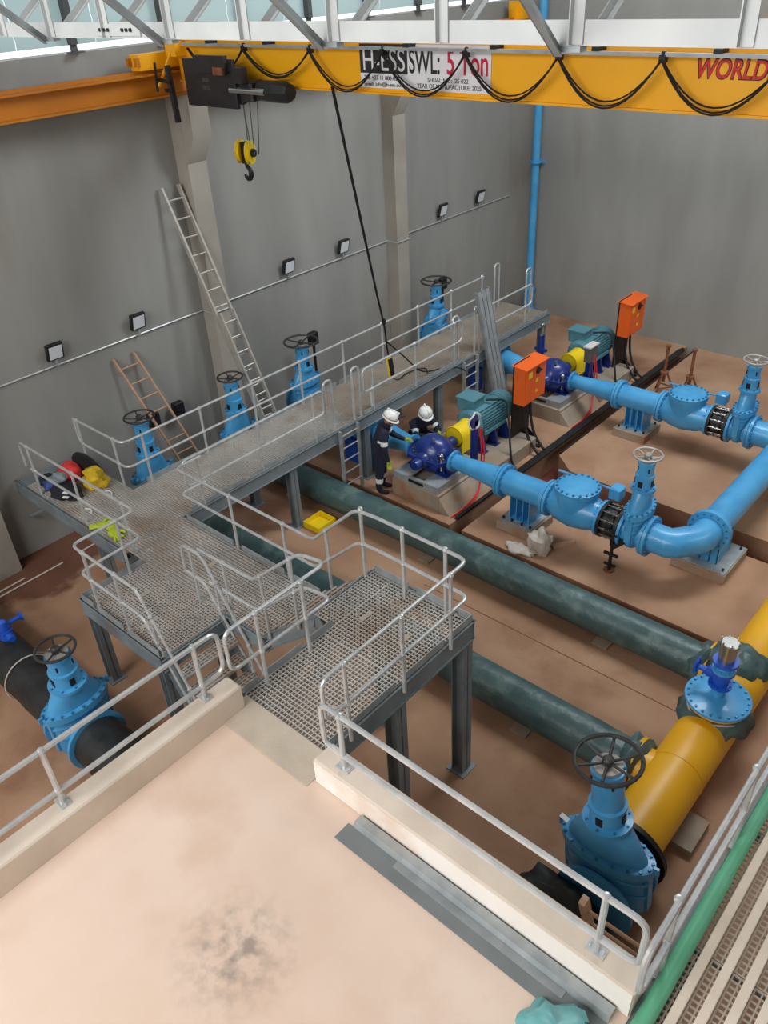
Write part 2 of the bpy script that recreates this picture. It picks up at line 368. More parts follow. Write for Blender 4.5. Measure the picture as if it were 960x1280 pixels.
# upper slab, left kerb
t = railthing('long tubular rail on the kerb at the left edge of the cream upper slab', (-5.0, 0, 2.75))
rail(t, [(-5.04, -6, 3.4), (-5.04, 2.97, 3.4), (-5.04, 2.97, 2.9), (-5.04, -6, 2.9)], 'rail_loop', fr=.12, r=.024)
for y in (2.7, 1.2, -.3, -1.8): post(t, -5.04, y, 2.75, 3.4, 2.9, r=.025)
# upper slab, right kerb
t = railthing('short tubular rail on the white kerb beside the folded steel sheet', (-2.2, 2.97, 2.75))
rail(t, [(-3.66, 2.96, 3.4), (-.74, 2.96, 3.4), (-.74, 2.96, 2.9), (-3.66, 2.96, 2.9)], 'rail_loop', fr=.1, closed=True, r=.024)
for x in (-3.44, -1.03): post(t, x, 2.96, 2.75, 3.4, 2.9, r=.025)
# grating walkway at the right
t = railthing('tubular rail along the grating walkway beside the green pipe', (-.68, 4, 2.45))
rail(t, [(-.68, 10, 3.4), (-.66, 2.78, 3.4), (-.66, 2.78, 2.9), (-.68, 10, 2.9)], 'rail_loop', fr=.12, r=.024)
for y in (3.24, 4.55, 5.9, 7.2, 8.5): post(t, -.67, y, 2.45, 3.4, 2.9, r=.025)
# landing outer rail + stair + corridor far rail
t = railthing('tubular rail from the low corridor up the steps and around the grating landing', (-4.5, 5.3, 2.45))
rail(t, [(-9.33, 5.9, 2.4), (-9.33, 5.44, 2.4), (-6.42, 5.44, 2.4), (-5.42, 5.27, 3.36), (-5.1, 5.26, 3.4), (-3.84, 5.25, 3.4), (-3.82, 3.13, 3.4), (-3.82, 3.13, 2.9), (-3.82, 5.25, 2.93), (-5.15, 5.27, 2.93), (-5.42, 5.28, 2.9), (-6.42, 5.44, 1.95), (-9.33, 5.44, 1.95), (-9.33, 5.9, 1.95)], 'rail_loop', fr=.11)
for (x, y, z0, z1, zm) in ((-8.1, 5.44, 1.5, 2.4, 1.95), (-7.0, 5.44, 1.5, 2.4, 1.95), (-6.1, 5.39, 1.8, 2.71, 2.26), (-5.34, 5.27, 2.4, 3.4, 2.92), (-4.72, 5.26, 2.45, 3.4, 2.93), (-4.13, 5.26, 2.45, 3.4, 2.93), (-3.83, 4.96, 2.4, 3.4, 2.92), (-3.82, 4.19, 2.4, 3.4, 2.92), (-3.82, 3.41, 2.4, 3.4, 2.9)): post(t, x, y, z0, z1, zm, False)
# landing inner rail + step near rail
t = railthing('tubular rail at the inner side of the grating landing down to the stair head', (-4.96, 3.6, 2.45))
rail(t, [(-7.42, 4.38, 2.42), (-6.35, 4.38, 2.45), (-5.42, 4.37, 3.28), (-5.0, 4.37, 3.36), (-4.96, 2.99, 3.4), (-4.96, 2.99, 2.9), (-4.97, 4.37, 2.9), (-5.42, 4.38, 2.82), (-6.35, 4.38, 1.97), (-7.3, 4.38, 1.95)], 'rail_loop', fr=.12)
for (x, y, z0, z1, zm) in ((-4.95, 3.37, 2.45, 3.4, 2.9), (-4.96, 3.98, 2.45, 3.38, 2.9), (-6.93, 4.38, 1.5, 2.44, 1.96), (-6.2, 4.38, 1.6, 2.58, 2.1), (-5.6, 4.38, 2.1, 3.12, 2.65)): post(t, x, y, z0, z1, zm, False)
# stair to the floor: two rails
t = railthing('tubular rail round the low platform and down the steep stair, outer side', (-7.9, 3.42, 1.5))
rail(t, [(-12.1, 4.4, 1.95), (-12.1, 4.4, 2.4), (-8.87, 4.4, 2.4), (-8.84, 3.42, 2.4), (-7.38, 3.42, 2.4), (-6.34, 3.42, .5)], 'top_rail', fr=.12)
rail(t, [(-11.95, 4.4, 1.95), (-8.87, 4.4, 1.95), (-8.84, 3.42, 1.95), (-7.4, 3.42, 1.95), (-6.5, 3.42, .35)], 'mid_rail', fr=.12)
for (x, y) in ((-11.85, 4.4), (-10.5, 4.4), (-9.18, 4.4), (-8.86, 4.1), (-8.58, 3.42), (-7.86, 3.42)): post(t, x, y, 1.5, 2.4, 1.95, False)
for (x, z) in ((-7.2, 2.07), (-6.7, 1.16)): post(t, x, 3.42, z-1.0, z, z-.42, False)
t = railthing('tubular rail down the inner side of the steep stair', (-7.2, 4.33, 1.5))
rail(t, [(-7.75, 4.33, 1.95), (-7.72, 4.33, 2.4), (-7.3, 4.33, 2.4), (-6.24, 4.33, .62)], 'top_rail', fr=.12)
rail(t, [(-7.75, 4.33, 1.95), (-7.35, 4.33, 1.93), (-6.42, 4.33, .42)], 'mid_rail', fr=.12)
for (x, z, d) in ((-7.55, 2.4, .9), (-7.1, 2.06, .9), (-6.62, 1.26, .9)): post(t, x, 4.33, z-d, z, z-.45, False)
# walkway back rail
t = railthing('tubular rail along the wall side of the long raised walkway', (-10.66, 10, 1.5))
rail(t, [(-12.1, 5.38, 2.4), (-10.66, 5.38, 2.4), (-10.66, 15.1, 2.36)], 'top_rail', fr=.14)
rail(t, [(-12.1, 5.38, 2.4), (-12.08, 5.38, 1.95), (-10.66, 5.38, 1.95), (-10.66, 15.1, 1.92)], 'mid_rail', fr=.14)
for (x, y) in ((-12.0, 5.38), (-10.92, 5.38)): post(t, x, y, 1.5, 2.4, 1.95, False)
for i in range(9): post(t, -10.66, 5.75+1.16*i, 1.5, 2.39, 1.94, False)
# walkway front rails
for (y0, y1, lab) in ((5.62, 8.6, 'tubular rail at the front of the walkway before the first ladder gap'), (9.62, 12.6, 'tubular rail at the front of the walkway with a cable slack on it'), (13.45, 15.2, 'tubular rail at the far end of the walkway beside the corner pipe')):
    t = railthing(lab, (-9.42, (y0+y1)/2, 1.5))
    rail(t, [(-9.42, y0, 2.4), (-9.42, y1, 2.4), (-9.42, y1, 1.95), (-9.42, y0, 1.95)], 'rail_loop', fr=.1, closed=True)
    n = 3 if y1-y0 > 2 else 2
    for i in range(n): post(t, -9.42, y0+.25+(y1-y0-.5)*i/(n-1), 1.45, 2.4, 1.95, False)
# grab hoops at ladders
def hoop(x, y, lab, z0=1.5, z1=2.5, w=.18):
    t = thing('grab_hoop', lab, 'railing', (x, y, z0))
    rail(t, [(x, y, z0), (x, y, z1), (x+.0, y+w, z1), (x, y+w, z0)], 'hoop', fr=.08, r=.022)
hoop(-9.46, 8.68, 'upright grab hoop left of the first ladder opening in the walkway')
hoop(-9.46, 9.38, 'upright grab hoop right of the first ladder opening in the walkway')
hoop(-9.46, 12.36, 'upright grab hoop beside the second ladder opening, near the blue valve outlet')
hoop(-9.46, 13.1, 'upright grab hoop behind the leaning cable tray')
hoop(-10.6, 15.45, 'free upright grab hoop near the wall corner', z1=2.55)
hoop(-9.8, 15.55, 'upright grab hoop partly behind the blue corner pipe', z1=2.55)

# ------------------------------------------------------------------ decks
def grating(parent, x0, x1, y0, y1, z, px=.042, py=.05, m='grate', wd=.009, d=.028):
    mb = MB(); n = max(1, round((x1-x0)/px)); k = max(1, round((y1-y0)/py))
    for i in range(n+1):
        x = x0+(x1-x0)*i/n; mb.box((x-wd/2, y0, z-d), (x+wd/2, y1, z))
    for i in range(k+1):
        y = y0+(y1-y0)*i/k; mb.box((x0, y-wd/2, z-d*.6), (x1, y+wd/2, z-.002))
    return mb.build('grating_panel', m, parent, world=True, kind='stuff')
def hcol(parent, x, y, z0, z1, s=.15, name='leg'):
    h = s/2; MB().box((x-h, y-h, z0), (x-h+.012, y+h, z1)).box((x+h-.012, y-h, z0), (x+h, y+h, z1)).box((x-h, y-.005, z0), (x+h, y+.005, z1)).box((x-h-.05, y-h-.05, z0), (x+h+.05, y+h+.05, z0+.015)).build(name, 'steel', parent, world=True)
def channel(parent, a, b, h=.2, name='beam', t=.06):
    a = Vector(a); b = Vector(b); d = (b-a); L = d.length; d.normalize(); s = d.cross(Vector((0, 0, 1))).normalized(); u = s.cross(d)
    M = Matrix(((d.x, s.x, u.x, a.x), (d.y, s.y, u.y, a.y), (d.z, s.z, u.z, a.z), (0, 0, 0, 1)))
    MB().box((0, -.006, -h), (L, .006, 0), M).box((0, -t/2, -.012), (L, t/2, 0), M).box((0, -t/2, -h), (L, t/2, -h+.012), M).build(name, 'steel', parent, world=True)
def toe(parent, a, b, z, h=.1, m='galv'):
    a = Vector((a[0], a[1], z)); b = Vector((b[0], b[1], z)); d = (b-a); L = d.length; d.normalize(); s = Vector((-d.y, d.x, 0))
    M = Matrix(((d.x, s.x, 0, a.x), (d.y, s.y, 0, a.y), (0, 0, 1, a.z), (0, 0, 0, 1)))
    MB().box((0, -.005, -.03), (L, .005, h), M).build('toe_plate', m, parent, world=True)
# long walkway
wk = thing('walkway', 'long raised steel walkway with grating deck running along the grey wall', 'walkway', (-10.1, 10, 0))
ys = [4.38, 5.42, 6.4, 7.4, 8.4, 9.4, 10.4, 11.4, 12.4, 13.4, 14.4, 15.4, 15.95]
for a, b in zip(ys[:-1], ys[1:]): grating(wk, -10.72, -9.44, a+.004, b-.004, 1.5, .05, .042, 'grate' if b < 9.6 else 'grate_dust')
grating(wk, -12.3, -10.73, 4.38, 5.4, 1.5, .05, .042)
channel(wk, (-9.4, 5.46, 1.5), (-9.4, 16, 1.5), .24); channel(wk, (-10.76, 5.4, 1.5), (-10.76, 16, 1.5), .24)
channel(wk, (-12.65, 4.34, 1.5), (-9.44, 4.34, 1.5), .24); channel(wk, (-12.65, 5.42, 1.47), (-10.8, 5.42, 1.47), .2); channel(wk, (-10.76, 15.97, 1.47), (-9.4, 15.97, 1.47), .2)
for (x, y) in ((-9.5, 7.75), (-9.5, 11.9), (-9.5, 15.85), (-10.66, 7.75), (-10.66, 11.9), (-10.66, 15.85), (-9.5, 9.65), (-9.55, 13.75)): hcol(wk, x, y, 0 if y < 9.3 else .12, 1.26)
hcol(wk, -9.55, 4.5, 0, 1.26); hcol(wk, -10.6, 4.6, 0, 1.26)
MB().tube([(-12.62, 4.36, .75), (-11.75, 4.36, 1.27)], .03, 6).build('brace', 'steel', wk, world=True)
for (y0, y1) in ((5.6, 6.7), (6.8, 8.6), (9.6, 11.0), (11.1, 12.5), (13.5, 15.9)): toe(wk, (-9.41, y0), (-9.41, y1), 1.5, .09)
for (y0, y1) in ((5.7, 7.9), (8.0, 10.2), (10.3, 12.5), (12.6, 15.9)): toe(wk, (-10.74, y0), (-10.74, y1), 1.5, .09)
MB().box((-12.55, 4.38, 1.47), (-12.31, 5.4, 1.51)).build('end_plate', 'steel', wk, world=True)
# corridor + low platform
pf = thing('platform', 'low grating platform and corridor between the walkway and the two stairs', 'platform', (-8, 4.5, 0))
xs = [-9.4, -8.4, -7.4, -6.36]
for a, b in zip(xs[:-1], xs[1:]): grating(pf, a+.004, b-.004, 4.4, 5.42, 1.5, .042, .05, 'grate')
grating(pf, -8.88, -8.0, 3.36, 4.38, 1.5, .05, .042); grating(pf, -7.99, -7.1, 3.36, 4.38, 1.5, .05, .042)
channel(pf, (-9.4, 5.45, 1.5), (-6.34, 5.45, 1.5), .2); channel(pf, (-8.93, 3.34, 1.5), (-7.08, 3.34, 1.5), .22); channel(pf, (-8.93, 3.34, 1.5), (-8.93, 4.34, 1.5), .22); channel(pf, (-7.08, 3.34, 1.47), (-7.08, 4.4, 1.47), .2); channel(pf, (-7.08, 4.38, 1.5), (-6.34, 4.38, 1.5), .2); channel(pf, (-6.34, 4.38, 1.46), (-6.34, 5.45, 1.46), .18)
for a, b in (((-8.9, 3.36), (-8.6, 3.36)), ((-8.5, 3.36), (-7.9, 3.36)), ((-7.8, 3.36), (-7.12, 3.36)), ((-8.9, 3.36), (-8.9, 4.34)), ((-9.3, 5.44), (-8.2, 5.44)), ((-8.0, 5.44), (-7.1, 5.44)), ((-6.9, 5.44), (-6.4, 5.44))): toe(pf, a, b, 1.5, .09)
for (x, y) in ((-8.82, 3.42), (-7.2, 4.3), (-6.45, 5.35), (-7.2, 3.42)): hcol(pf, x, y, 0, 1.3)
# landing
ld = thing('landing', 'high grating landing joined to the upper slab on tall steel legs', 'platform', (-4.5, 4.2, 0))
grating(ld, -5.02, -3.9, 3.13, 4.25, 2.45, .045, .048); grating(ld, -5.02, -3.9, 4.26, 5.38, 2.45, .045, .048); grating(ld, -5.33, -5.03, 4.42, 5.38, 2.45, .045, .048)
channel(ld, (-3.88, 3.12, 2.45), (-3.88, 5.42, 2.45), .26); channel(ld, (-5.35, 5.42, 2.45), (-3.86, 5.42, 2.45), .26); channel(ld, (-5.04, 3.12, 2.44), (-5.04, 4.4, 2.44), .2); channel(ld, (-5.35, 4.4, 2.44), (-5.35, 5.42, 2.44), .2)
for a, b in (((-3.885, 3.5), (-3.885, 4.12)), ((-3.885, 4.26), (-3.885, 4.9)), ((-3.885, 5.02), (-3.885, 5.41)), ((-3.885, 3.14), (-3.885, 3.34)), ((-5.3, 5.4), (-4.78, 5.4)), ((-4.66, 5.4), (-4.2, 5.4)), ((-4.06, 5.4), (-3.9, 5.4)), ((-5.03, 3.14), (-5.03, 3.3)), ((-5.03, 3.42), (-5.03, 3.92)), ((-5.03, 4.04), (-5.03, 4.4))): toe(ld, a, b, 2.45, .1)
for (x, y) in ((-3.96, 5.33), (-5.2, 5.33), (-3.98, 4.2)): hcol(ld, x, y, 0, 2.2, .17)
# bearing-bar tags (flat clips) on the gratings
for (x, y, z, p) in ((-4.28, 4.72, 2.452, ld), (-4.2, 3.5, 2.452, ld), (-4.85, 4.75, 2.452, ld), (-8.3, 3.95, 1.502, pf), (-7.75, 3.6, 1.502, pf), (-8.1, 5.0, 1.502, pf), (-7.0, 5.05, 1.502, pf), (-7.3, 4.6, 1.502, pf)):
    MB().box((x-.03, y-.09, z-.006), (x+.03, y+.09, z+.001)).build('clip_plate', 'grate_dust', p, world=True)
# steps up to the landing
st = thing('steps', 'short flight of dusty grating steps rising from the corridor to the landing', 'stairs', (-5.9, 4.9, 1.5))
for s in (4.42, 5.40): channel(st, (-6.36, s, 1.55), (-5.3, s, 2.45), .2, 'stringer')
for i in range(4):
    x = -6.22+.225*i; z = 1.69+.19*i
    mb = MB()
    for k in range(6): mb.box((x+.04*k, 4.44, z-.03), (x+.04*k+.012, 5.38, z))
    for k in range(10): mb.box((x, 4.46+.1*k, z-.02), (x+.21, 4.468+.1*k, z-.004))
    mb.box((x-.012, 4.43, z-.04), (x, 5.39, z+.002)).box((x+.22, 4.43, z-.04), (x+.228, 5.39, z+.002)).build('tread', 'grate_dust', st, world=True)
# steep stair to the floor
sd = thing('steps', 'steep steel stair from the low platform down to the brown floor', 'stairs', (-6.6, 3.85, 0))
for s in (3.44, 4.32): channel(sd, (-7.1, s, 1.52), (-6.15, s, .02), .22, 'stringer', .07)
for i in range(6):
    x = -6.98+.145*i; z = 1.26-.23*i; mb = MB()
    for k in range(5): mb.box((x+.045*k-.02, 3.47, z-.03), (x+.045*k-.008, 4.3, z))
    for k in range(12): mb.box((x-.02, 3.5+.068*k, z-.02), (x+.18, 3.508+.068*k, z-.004))
    mb.box((x+.18, 3.46, z-.05), (x+.19, 4.3, z+.002)).build('tread', 'grate', sd, world=True)
# ladders hung on the walkway
def fixed_ladder(y, lab):
    t = thing('ladder', lab, 'ladder', (-9.38, y, .12))
    for s in (0, .46): MB().box((-9.36, y+s-.02, .12), (-9.3, y+s+.02, 1.5)).build('stile', 'galv', t, world=True)
    for k in range(5): MB().tube([(-9.33, y, .35+.26*k), (-9.33, y+.46, .35+.26*k)], .013, 6).build('rung', 'galvrail', t, world=True)
fixed_ladder(8.86, 'short steel ladder fixed to the walkway beside the standing worker')
fixed_ladder(12.58, 'short steel ladder fixed to the walkway behind the nearer motor')
# right-hand grating walkway with cream bars and green pipe
rg = thing('grating_walkway', 'grating walkway beside the end of the white kerb, under cream bars', 'walkway', (.3, 4, 2.4))
for k in range(7): grating(rg, -.62, 1.2, 1.2+1.2*k, 2.38+1.2*k, 2.45, .05, .05, 'grate_dust', .012)
channel(rg, (-.66, -1, 2.44), (-.66, 10, 2.44), .24); channel(rg, (1.24, -1, 2.44), (1.24, 10, 2.44), .24)
for k in range(8): MB().box((-.64, 1.17+1.2*k, 2.36), (1.22, 1.21+1.2*k, 2.41)).build('cross_bar', 'steel', rg, world=True)
for y in (3.6, 9.5): hcol(rg, -.6, y, 0, 2.2); hcol(rg, 1.2, y, 0, 2.2)
tag(MB().tube([(-.60, .5, 2.512), (-.60, 4.2, 2.512)], .062, 16).tube([(-.60, 4.2, 2.512), (-.60, 9.5, 2.512)], .056, 16).build('pipe', 'greenpvc'), 'long pale green plastic pipe lying along the edge of the right grating', 'pipe')
for k, lab in enumerate(('cream square bar lying on the grating next to the green pipe', 'second cream square bar from the green pipe, lying on the grating', 'third cream square bar from the green pipe, lying on the grating', 'fourth cream square bar from the green pipe, lying on the grating')):
    x = -.465+.153*k; tag(MB().bbox((x-.033, .8, 2.45), (x+.033, 9.3, 2.5), .006).build('bar', 'cream'), lab, 'bar', 'cream bars on the right grating')
# ------------------------------------------------------------------ valves and pipes
def handwheel(parent, z, R, spokes=5, m='wheel', rim=.02):
    mb = MB(); mb.tube([(R*math.cos(2*PI*i/28), R*math.sin(2*PI*i/28), z) for i in range(28)], rim, 8, True)
    for k in range(spokes):
        a = 2*PI*k/spokes + .3; mb.tube([(.03*math.cos(a), .03*math.sin(a), z-.03), (R*.6*math.cos(a), R*.6*math.sin(a), z-.02), (R*math.cos(a), R*math.sin(a), z)], rim*.72, 6)
    mb.lathe([(.045, z-.06), (.055, z-.05), (.055, z+.01), (.03, z+.03)], 14)
    return mb.build('handwheel', m, parent)
def gate_valve(label, loc, rz=0, r=.26, hf=.55, H=1.7, wr=.27, az=.35, L=.3, group=None, wheel='wheel', spokes=5, rot=None, wide=1.0, flat=True):
    """flow along local x, axis at local z=az; bonnet flange at az+hf; wheel at az+H"""
    t = thing('gate_valve', label, 'valve', loc, rz, group, rot)
    X = T(0, 0, az) @ AX['X']; rf = r*1.36
    mb = MB(); mb.lathe([(rf, -L), (rf, -L+.045), (r*1.03, -L+.05), (r*1.02, L-.05), (rf, L-.045), (rf, L)], 30, X)
    # flat oval chamber rising to the bonnet flange
    ex, ey = r*.62, r*1.3*wide
    mb.lathe([(.5, -r*1.02), (.86, -r*.7), (1, -r*.2), (1, hf*.55), (.97, hf-.05)], 32, T(0, 0, az), ex, ey)
    for z in (hf*.25, hf*.6): mb.lathe([(1.03, z), (1.06, z+.015), (1.06, z+.03), (1.03, z+.045)], 32, T(0, 0, az), ex, ey)
    mb.box((-.05, -ey-.02, az-.05), (.05, -ey+.05, az+hf-.04)).box((-.05, ey-.05, az-.05), (.05, ey+.02, az+hf-.04))
    mb.build('body', 'blue', t)
    mb = MB()
    fx, fy = ex+.055, ey+.06
    mb.lathe([(1, hf-.05), (1, hf+.045), (.94, hf+.05)], 36, T(0, 0, az), fx, fy)
    top = min(H-.58, hf+.43); nr = r*.58
    prof = []
    for k in range(8):
        a = k/7; s = (1-a)**.85; prof.append((hf+.05+(top-hf-.05)*(a**.85), nr+(ex-.01-nr)*s, nr+(ey-.02-nr)*s))
    n = 32; vs = []; fs = []
    for z, a, b in prof:
        for i in range(n): q = 2*PI*i/n; vs.append((a*math.cos(q), b*math.sin(q), az+z))
    for k in range(7):
        for i in range(n): j = (i+1) % n; fs.append((k*n+i, k*n+j, (k+1)*n+j, (k+1)*n+i))
    fs.append(tuple(range(7*n, 8*n))); mb.add(vs, fs)
    bo = mb.build('bonnet', 'blue', t)
    mb = MB()
    for i in range(18):
        q = 2*PI*i/18; mb.lathe([(.017, hf-.065), (.017, hf+.07)], 6, T(fx*.93*math.cos(q), fy*.94*math.sin(q), az))
    mb.build('bolts', 'bluebolt', bo)
    mb = MB(); mb.lathe([(nr*1.38, top-.01), (nr*1.38, top+.035), (nr*1.0, top+.04), (nr*.96, top+.2), (nr*1.06, top+.21), (nr*1.06, top+.25), (nr*.9, top+.26), (nr*.86, H-.16), (nr*.94, H-.15), (nr*.94, H-.1), (nr*.5, H-.09)], 24, T(0, 0, az))
    yo = mb.build('yoke', 'blue', t)
    mb = MB()
    for k in range(4): q = PI/4+k*PI/2; mb.cb((nr*.86*math.cos(q), nr*.86*math.sin(q), az+H-.22), (.02, .02, .07), None)
    for q in (-PI/2, PI, 0): mb.box((-.035, -.004, az+top+.07), (.035, .012, az+top+.17), RZ(q+PI/2) @ T(0, -nr*1.0, 0))
    mb.build('slot', 'black', yo)
    MB().bolts(nr*1.2, az+top+.035, 8, .013, .018).build('bolts', 'bluebolt', yo)
    MB().lathe([(nr*.8, az+H-.09), (nr*.8, az+H-.06), (.035, az+H-.055), (.03, az+H)], 16).build('stem_cap', 'wheelwhite', t)
    handwheel(t, az+H, wr, spokes, wheel, rim=.022 if wr > .3 else .018)
    mb = MB()
    for s in (-1, 1): mb.bolts(r*1.22, L-.06, 14, .016, .03, T(0, 0, az) @ RY(s*PI/2))
    mb.build('flange_bolts', 'bluebolt', t)
    # lifting lugs
    for s in (-1, 1): MB().cb((0, s*(fy+.01), az+hf+.03), (.03, .06, .1)).build('lug', 'blue', t)
    if az < .5: MB().box((-r*.5, -r*.5, 0), (r*.5, r*.5, max(.05, az-r*.95))).build('foot', 'blue', t)
    return t
G = 'blue gate valves behind the long walkway'
gate_valve('blue gate valve with small black handwheel behind the foot of the rusty short ladder', (-11.75, 6.38, 0), 0, .27, .62, 1.77, .26, .35, group=G)
gate_valve('blue gate valve with small black handwheel at the foot of the tall aluminium ladder', (-11.75, 8.42, 0), 0, .27, .62, 1.75, .24, .35, group=G)
gate_valve('blue gate valve with wide thin handwheel between tall ladder and pendant cable', (-11.7, 10.25, .12), 0, .25, .45, 1.32, .34, .76, group=G, spokes=4)
gate_valve('blue gate valve with wide thin handwheel beyond the second wall column', (-11.7, 14.65, .12), 0, .25, .45, 1.32, .35, .76, group=G, spokes=4)
gate_valve('blue gate valve with upright black wheel on the floor left of the upper slab', (-7.97, 2.5, 0), 0, .3, .5, 1.42, .24, .36, L=.32)
gate_valve('large blue gate valve with big six spoke black handwheel at end of yellow pipe', (-1.70, 4.92, 0), PI/2, .31, .54, 1.80, .315, .35, L=.3, rot=(-.11, 0, PI/2), spokes=6, wide=1.12)
for k, (lab) in enumerate(('blue gate valve with grey wheel before the mitred blue elbow', 'blue gate valve with grey wheel near the rusty screw stands and far wall')):
    gate_valve(lab, (-4.12, 10.1+4.15*k, .12), 0, .235, .42, 1.38, .21, .76, L=.2, group='discharge line gate valves', wheel='wheelwhite', spokes=5)

# black boxes on brackets beside valve wheels and wall
for (x, y, z, lab) in ((-12.55, 7.1, 1.5, 'black wall box behind the handwheel near the rusty ladder'), (-12.55, 7.67, 1.5, 'black wall box on the wall right of the rusty ladder'), (-12.1, 10.95, 1.93, 'black box behind the wide handwheel at the tall ladder'), (-12.1, 15.4, 1.85, 'black box behind the wide handwheel past the second column')):
    t = thing('junction_box', lab, 'box', (x, y, z-.12), 0, 'black wall boxes'); MB().bbox((-.07, -.11, 0), (.07, .11, .26), .015).build('housing', 'black', t)
    MB().box((.07, -.08, .03), (.078, .08, .2)).build('cover', 'blackmetal', t); MB().box((-.15, -.02, .1), (-.07, .02, .14)).build('bracket', 'blackmetal', t) if x < -12.3 else MB().box((-.02, -.02, .12-z+.12), (.02, .02, 0)).build('post', 'blackmetal', t)

# wrapped green pipes
def wrapped(y, x0, x1, lab):
    n = 90; vs = []; fs = []; m = 28; mb = MB()
    for i in range(n+1):
        x = x0+(x1-x0)*i/n; kk = max(0, (x-(-3.2))/1.6)
        for k in range(m):
            a = 2*PI*k/m; rr = .272 + .006*noise.noise(Vector((x*2.0, math.cos(a)*1.5, math.sin(a)*1.5+y))) + min(kk, 1)*.05*noise.noise(Vector((x*4.5, math.cos(a)*3, math.sin(a)*3+y))) + (.012 if (i % 30) == 0 else 0)
            vs.append((x, y+rr*math.cos(a), .29+rr*math.sin(a)))
    for i in range(n):
        for k in range(m): l = (k+1) % m; fs.append((i*m+k, i*m+l, (i+1)*m+l, (i+1)*m+k))
    fs.append(tuple(range(m))); fs.append(tuple(range(n*m+m-1, n*m-1, -1))); mb.add(vs, fs)
    t = thing('wrapped_pipe', lab, 'pipe', ((x0+x1)/2, y, 0)); mb.build('pipe', 'greenwrap', t, world=True, ang=60)
    for x in (x0+1.2, x0+4.5, x1-1.5): MB().box((x-.12, y-.3, 0), (x+.12, y+.3, .035)).build('saddle', 'plinth', t, world=True)
    mb = MB(); random.seed(int(y*10))
    lump(mb, (x1-.06, y, .29), (.2, .37, .36), y, .35, 22); mb.build('tied_sheet_end', 'greenwrap', t, world=True, ang=60)
    return t
wrapped(8.6, -11.5, -2.18, 'long green wrapped pipe passing under the walkway beside the pumps')
wrapped(6.5, -11.5, -2.2, 'long green wrapped pipe passing under the grating landing')
# yellow main
yp = thing('yellow_main_pipe', 'thick yellow main pipe with a bolted blue disc on its upright branch', 'pipe', (-1.77, 8, 0))
X = AX['Y']
mb = MB(); mb.lathe([(.33, 5.42), (.33, 14.5)], 36, T(-1.77, 0, .36) @ X)
for y in (6.6,): mb.lathe([(.336, y-.008), (.338, y), (.336, y+.008)], 36, T(-1.77, 0, .36) @ X)
mb.build('pipe', 'yellow', yp, world=True)
MB().lathe([(.47, 5.33), (.47, 5.39), (.36, 5.40), (.345, 5.46)], 32, T(-1.77, 0, .36) @ X).build('black_flange', 'black', yp, world=True)
MB().bolts(.415, 5.375, 18, .018, .04, T(-1.77, 0, .36) @ X).build('bolts', 'blackmetal', yp, world=True)
for y in (6.5, 8.6): MB().lathe([(.275, -2.2), (.275, -1.9)], 28, T(0, y, .29) @ AX['X']).build('side_branch', 'yellow', yp, world=True); 
for y in (6.5, 8.6): MB().ring(.28, .36, -2.24, -2.19, 28, T(0, y, .29) @ AX['X']).build('branch_flange', 'yellow', yp, world=True)
for y in (6.2, 9.9): MB().box((-2.3, y-.25, 0), (-1.24, y+.25, .1)).build('support_block', 'plinth', yp, world=True)
yb = MB().lathe([(.31, .55), (.31, .74), (.37, .745), (.37, .78)], 32, T(-1.77, 7.63, 0)).build('upright_branch', 'yellow', yp, world=True)
mb = MB(); mb.ring(.315, .43, .6, .64, 32, T(-1.77, 7.63, 0)); n0 = len(mb.v)
mb2 = MB()
for i in range(48):
    a = 2*PI*i/48; k = 1+.16*noise.noise(Vector((math.cos(a)*2.2, math.sin(a)*2.2, 3))); d = .1+.1*noise.noise(Vector((math.cos(a)*3, math.sin(a)*3, 9)))
    mb2.v += [(-1.77+.315*math.cos(a), 7.63+.315*math.sin(a), .70), (-1.77+.36*math.cos(a), 7.63+.36*math.sin(a), .66), (-1.77+.45*k*math.cos(a), 7.63+.45*k*math.sin(a), .62-d)]
for i in range(48):
    j = (i+1) % 48
    for q in (0, 1): mb2.f.append((3*i+q, 3*i+q+1, 3*j+q+1, 3*j+q)); mb2.mi.append(0)
o = mb2.build('torn_sheet_skirt', 'greenwrap', yp, 'torn grey-green sheet tied round the branch', world=True, ang=60)
sm = o.modifiers.new('thickness', 'SOLIDIFY'); sm.thickness = .006
MB().tube([(-1.77+.345*math.cos(a*PI/12), 7.63+.345*math.sin(a*PI/12), .66+.02*math.sin(a)) for a in range(24)], .012, 6, True).build('tie_rope', 'whitebag', yp, world=True)
d = MB().lathe([(.39, .785), (.39, .815), (.38, .82)], 40, T(-1.77, 7.63, 0)).build('blind_flange', 'blue', yp, 'light blue bolted disc flange', world=True)
mb = MB(); mb.bolts(.35, .82, 22, .016, .02, T(-1.77, 7.63, 0)); mb.build('bolts', 'bluebolt', d)
for v in d.children: v.data.transform(Matrix.Translation(-Vector((-1.77, 8, 0))))
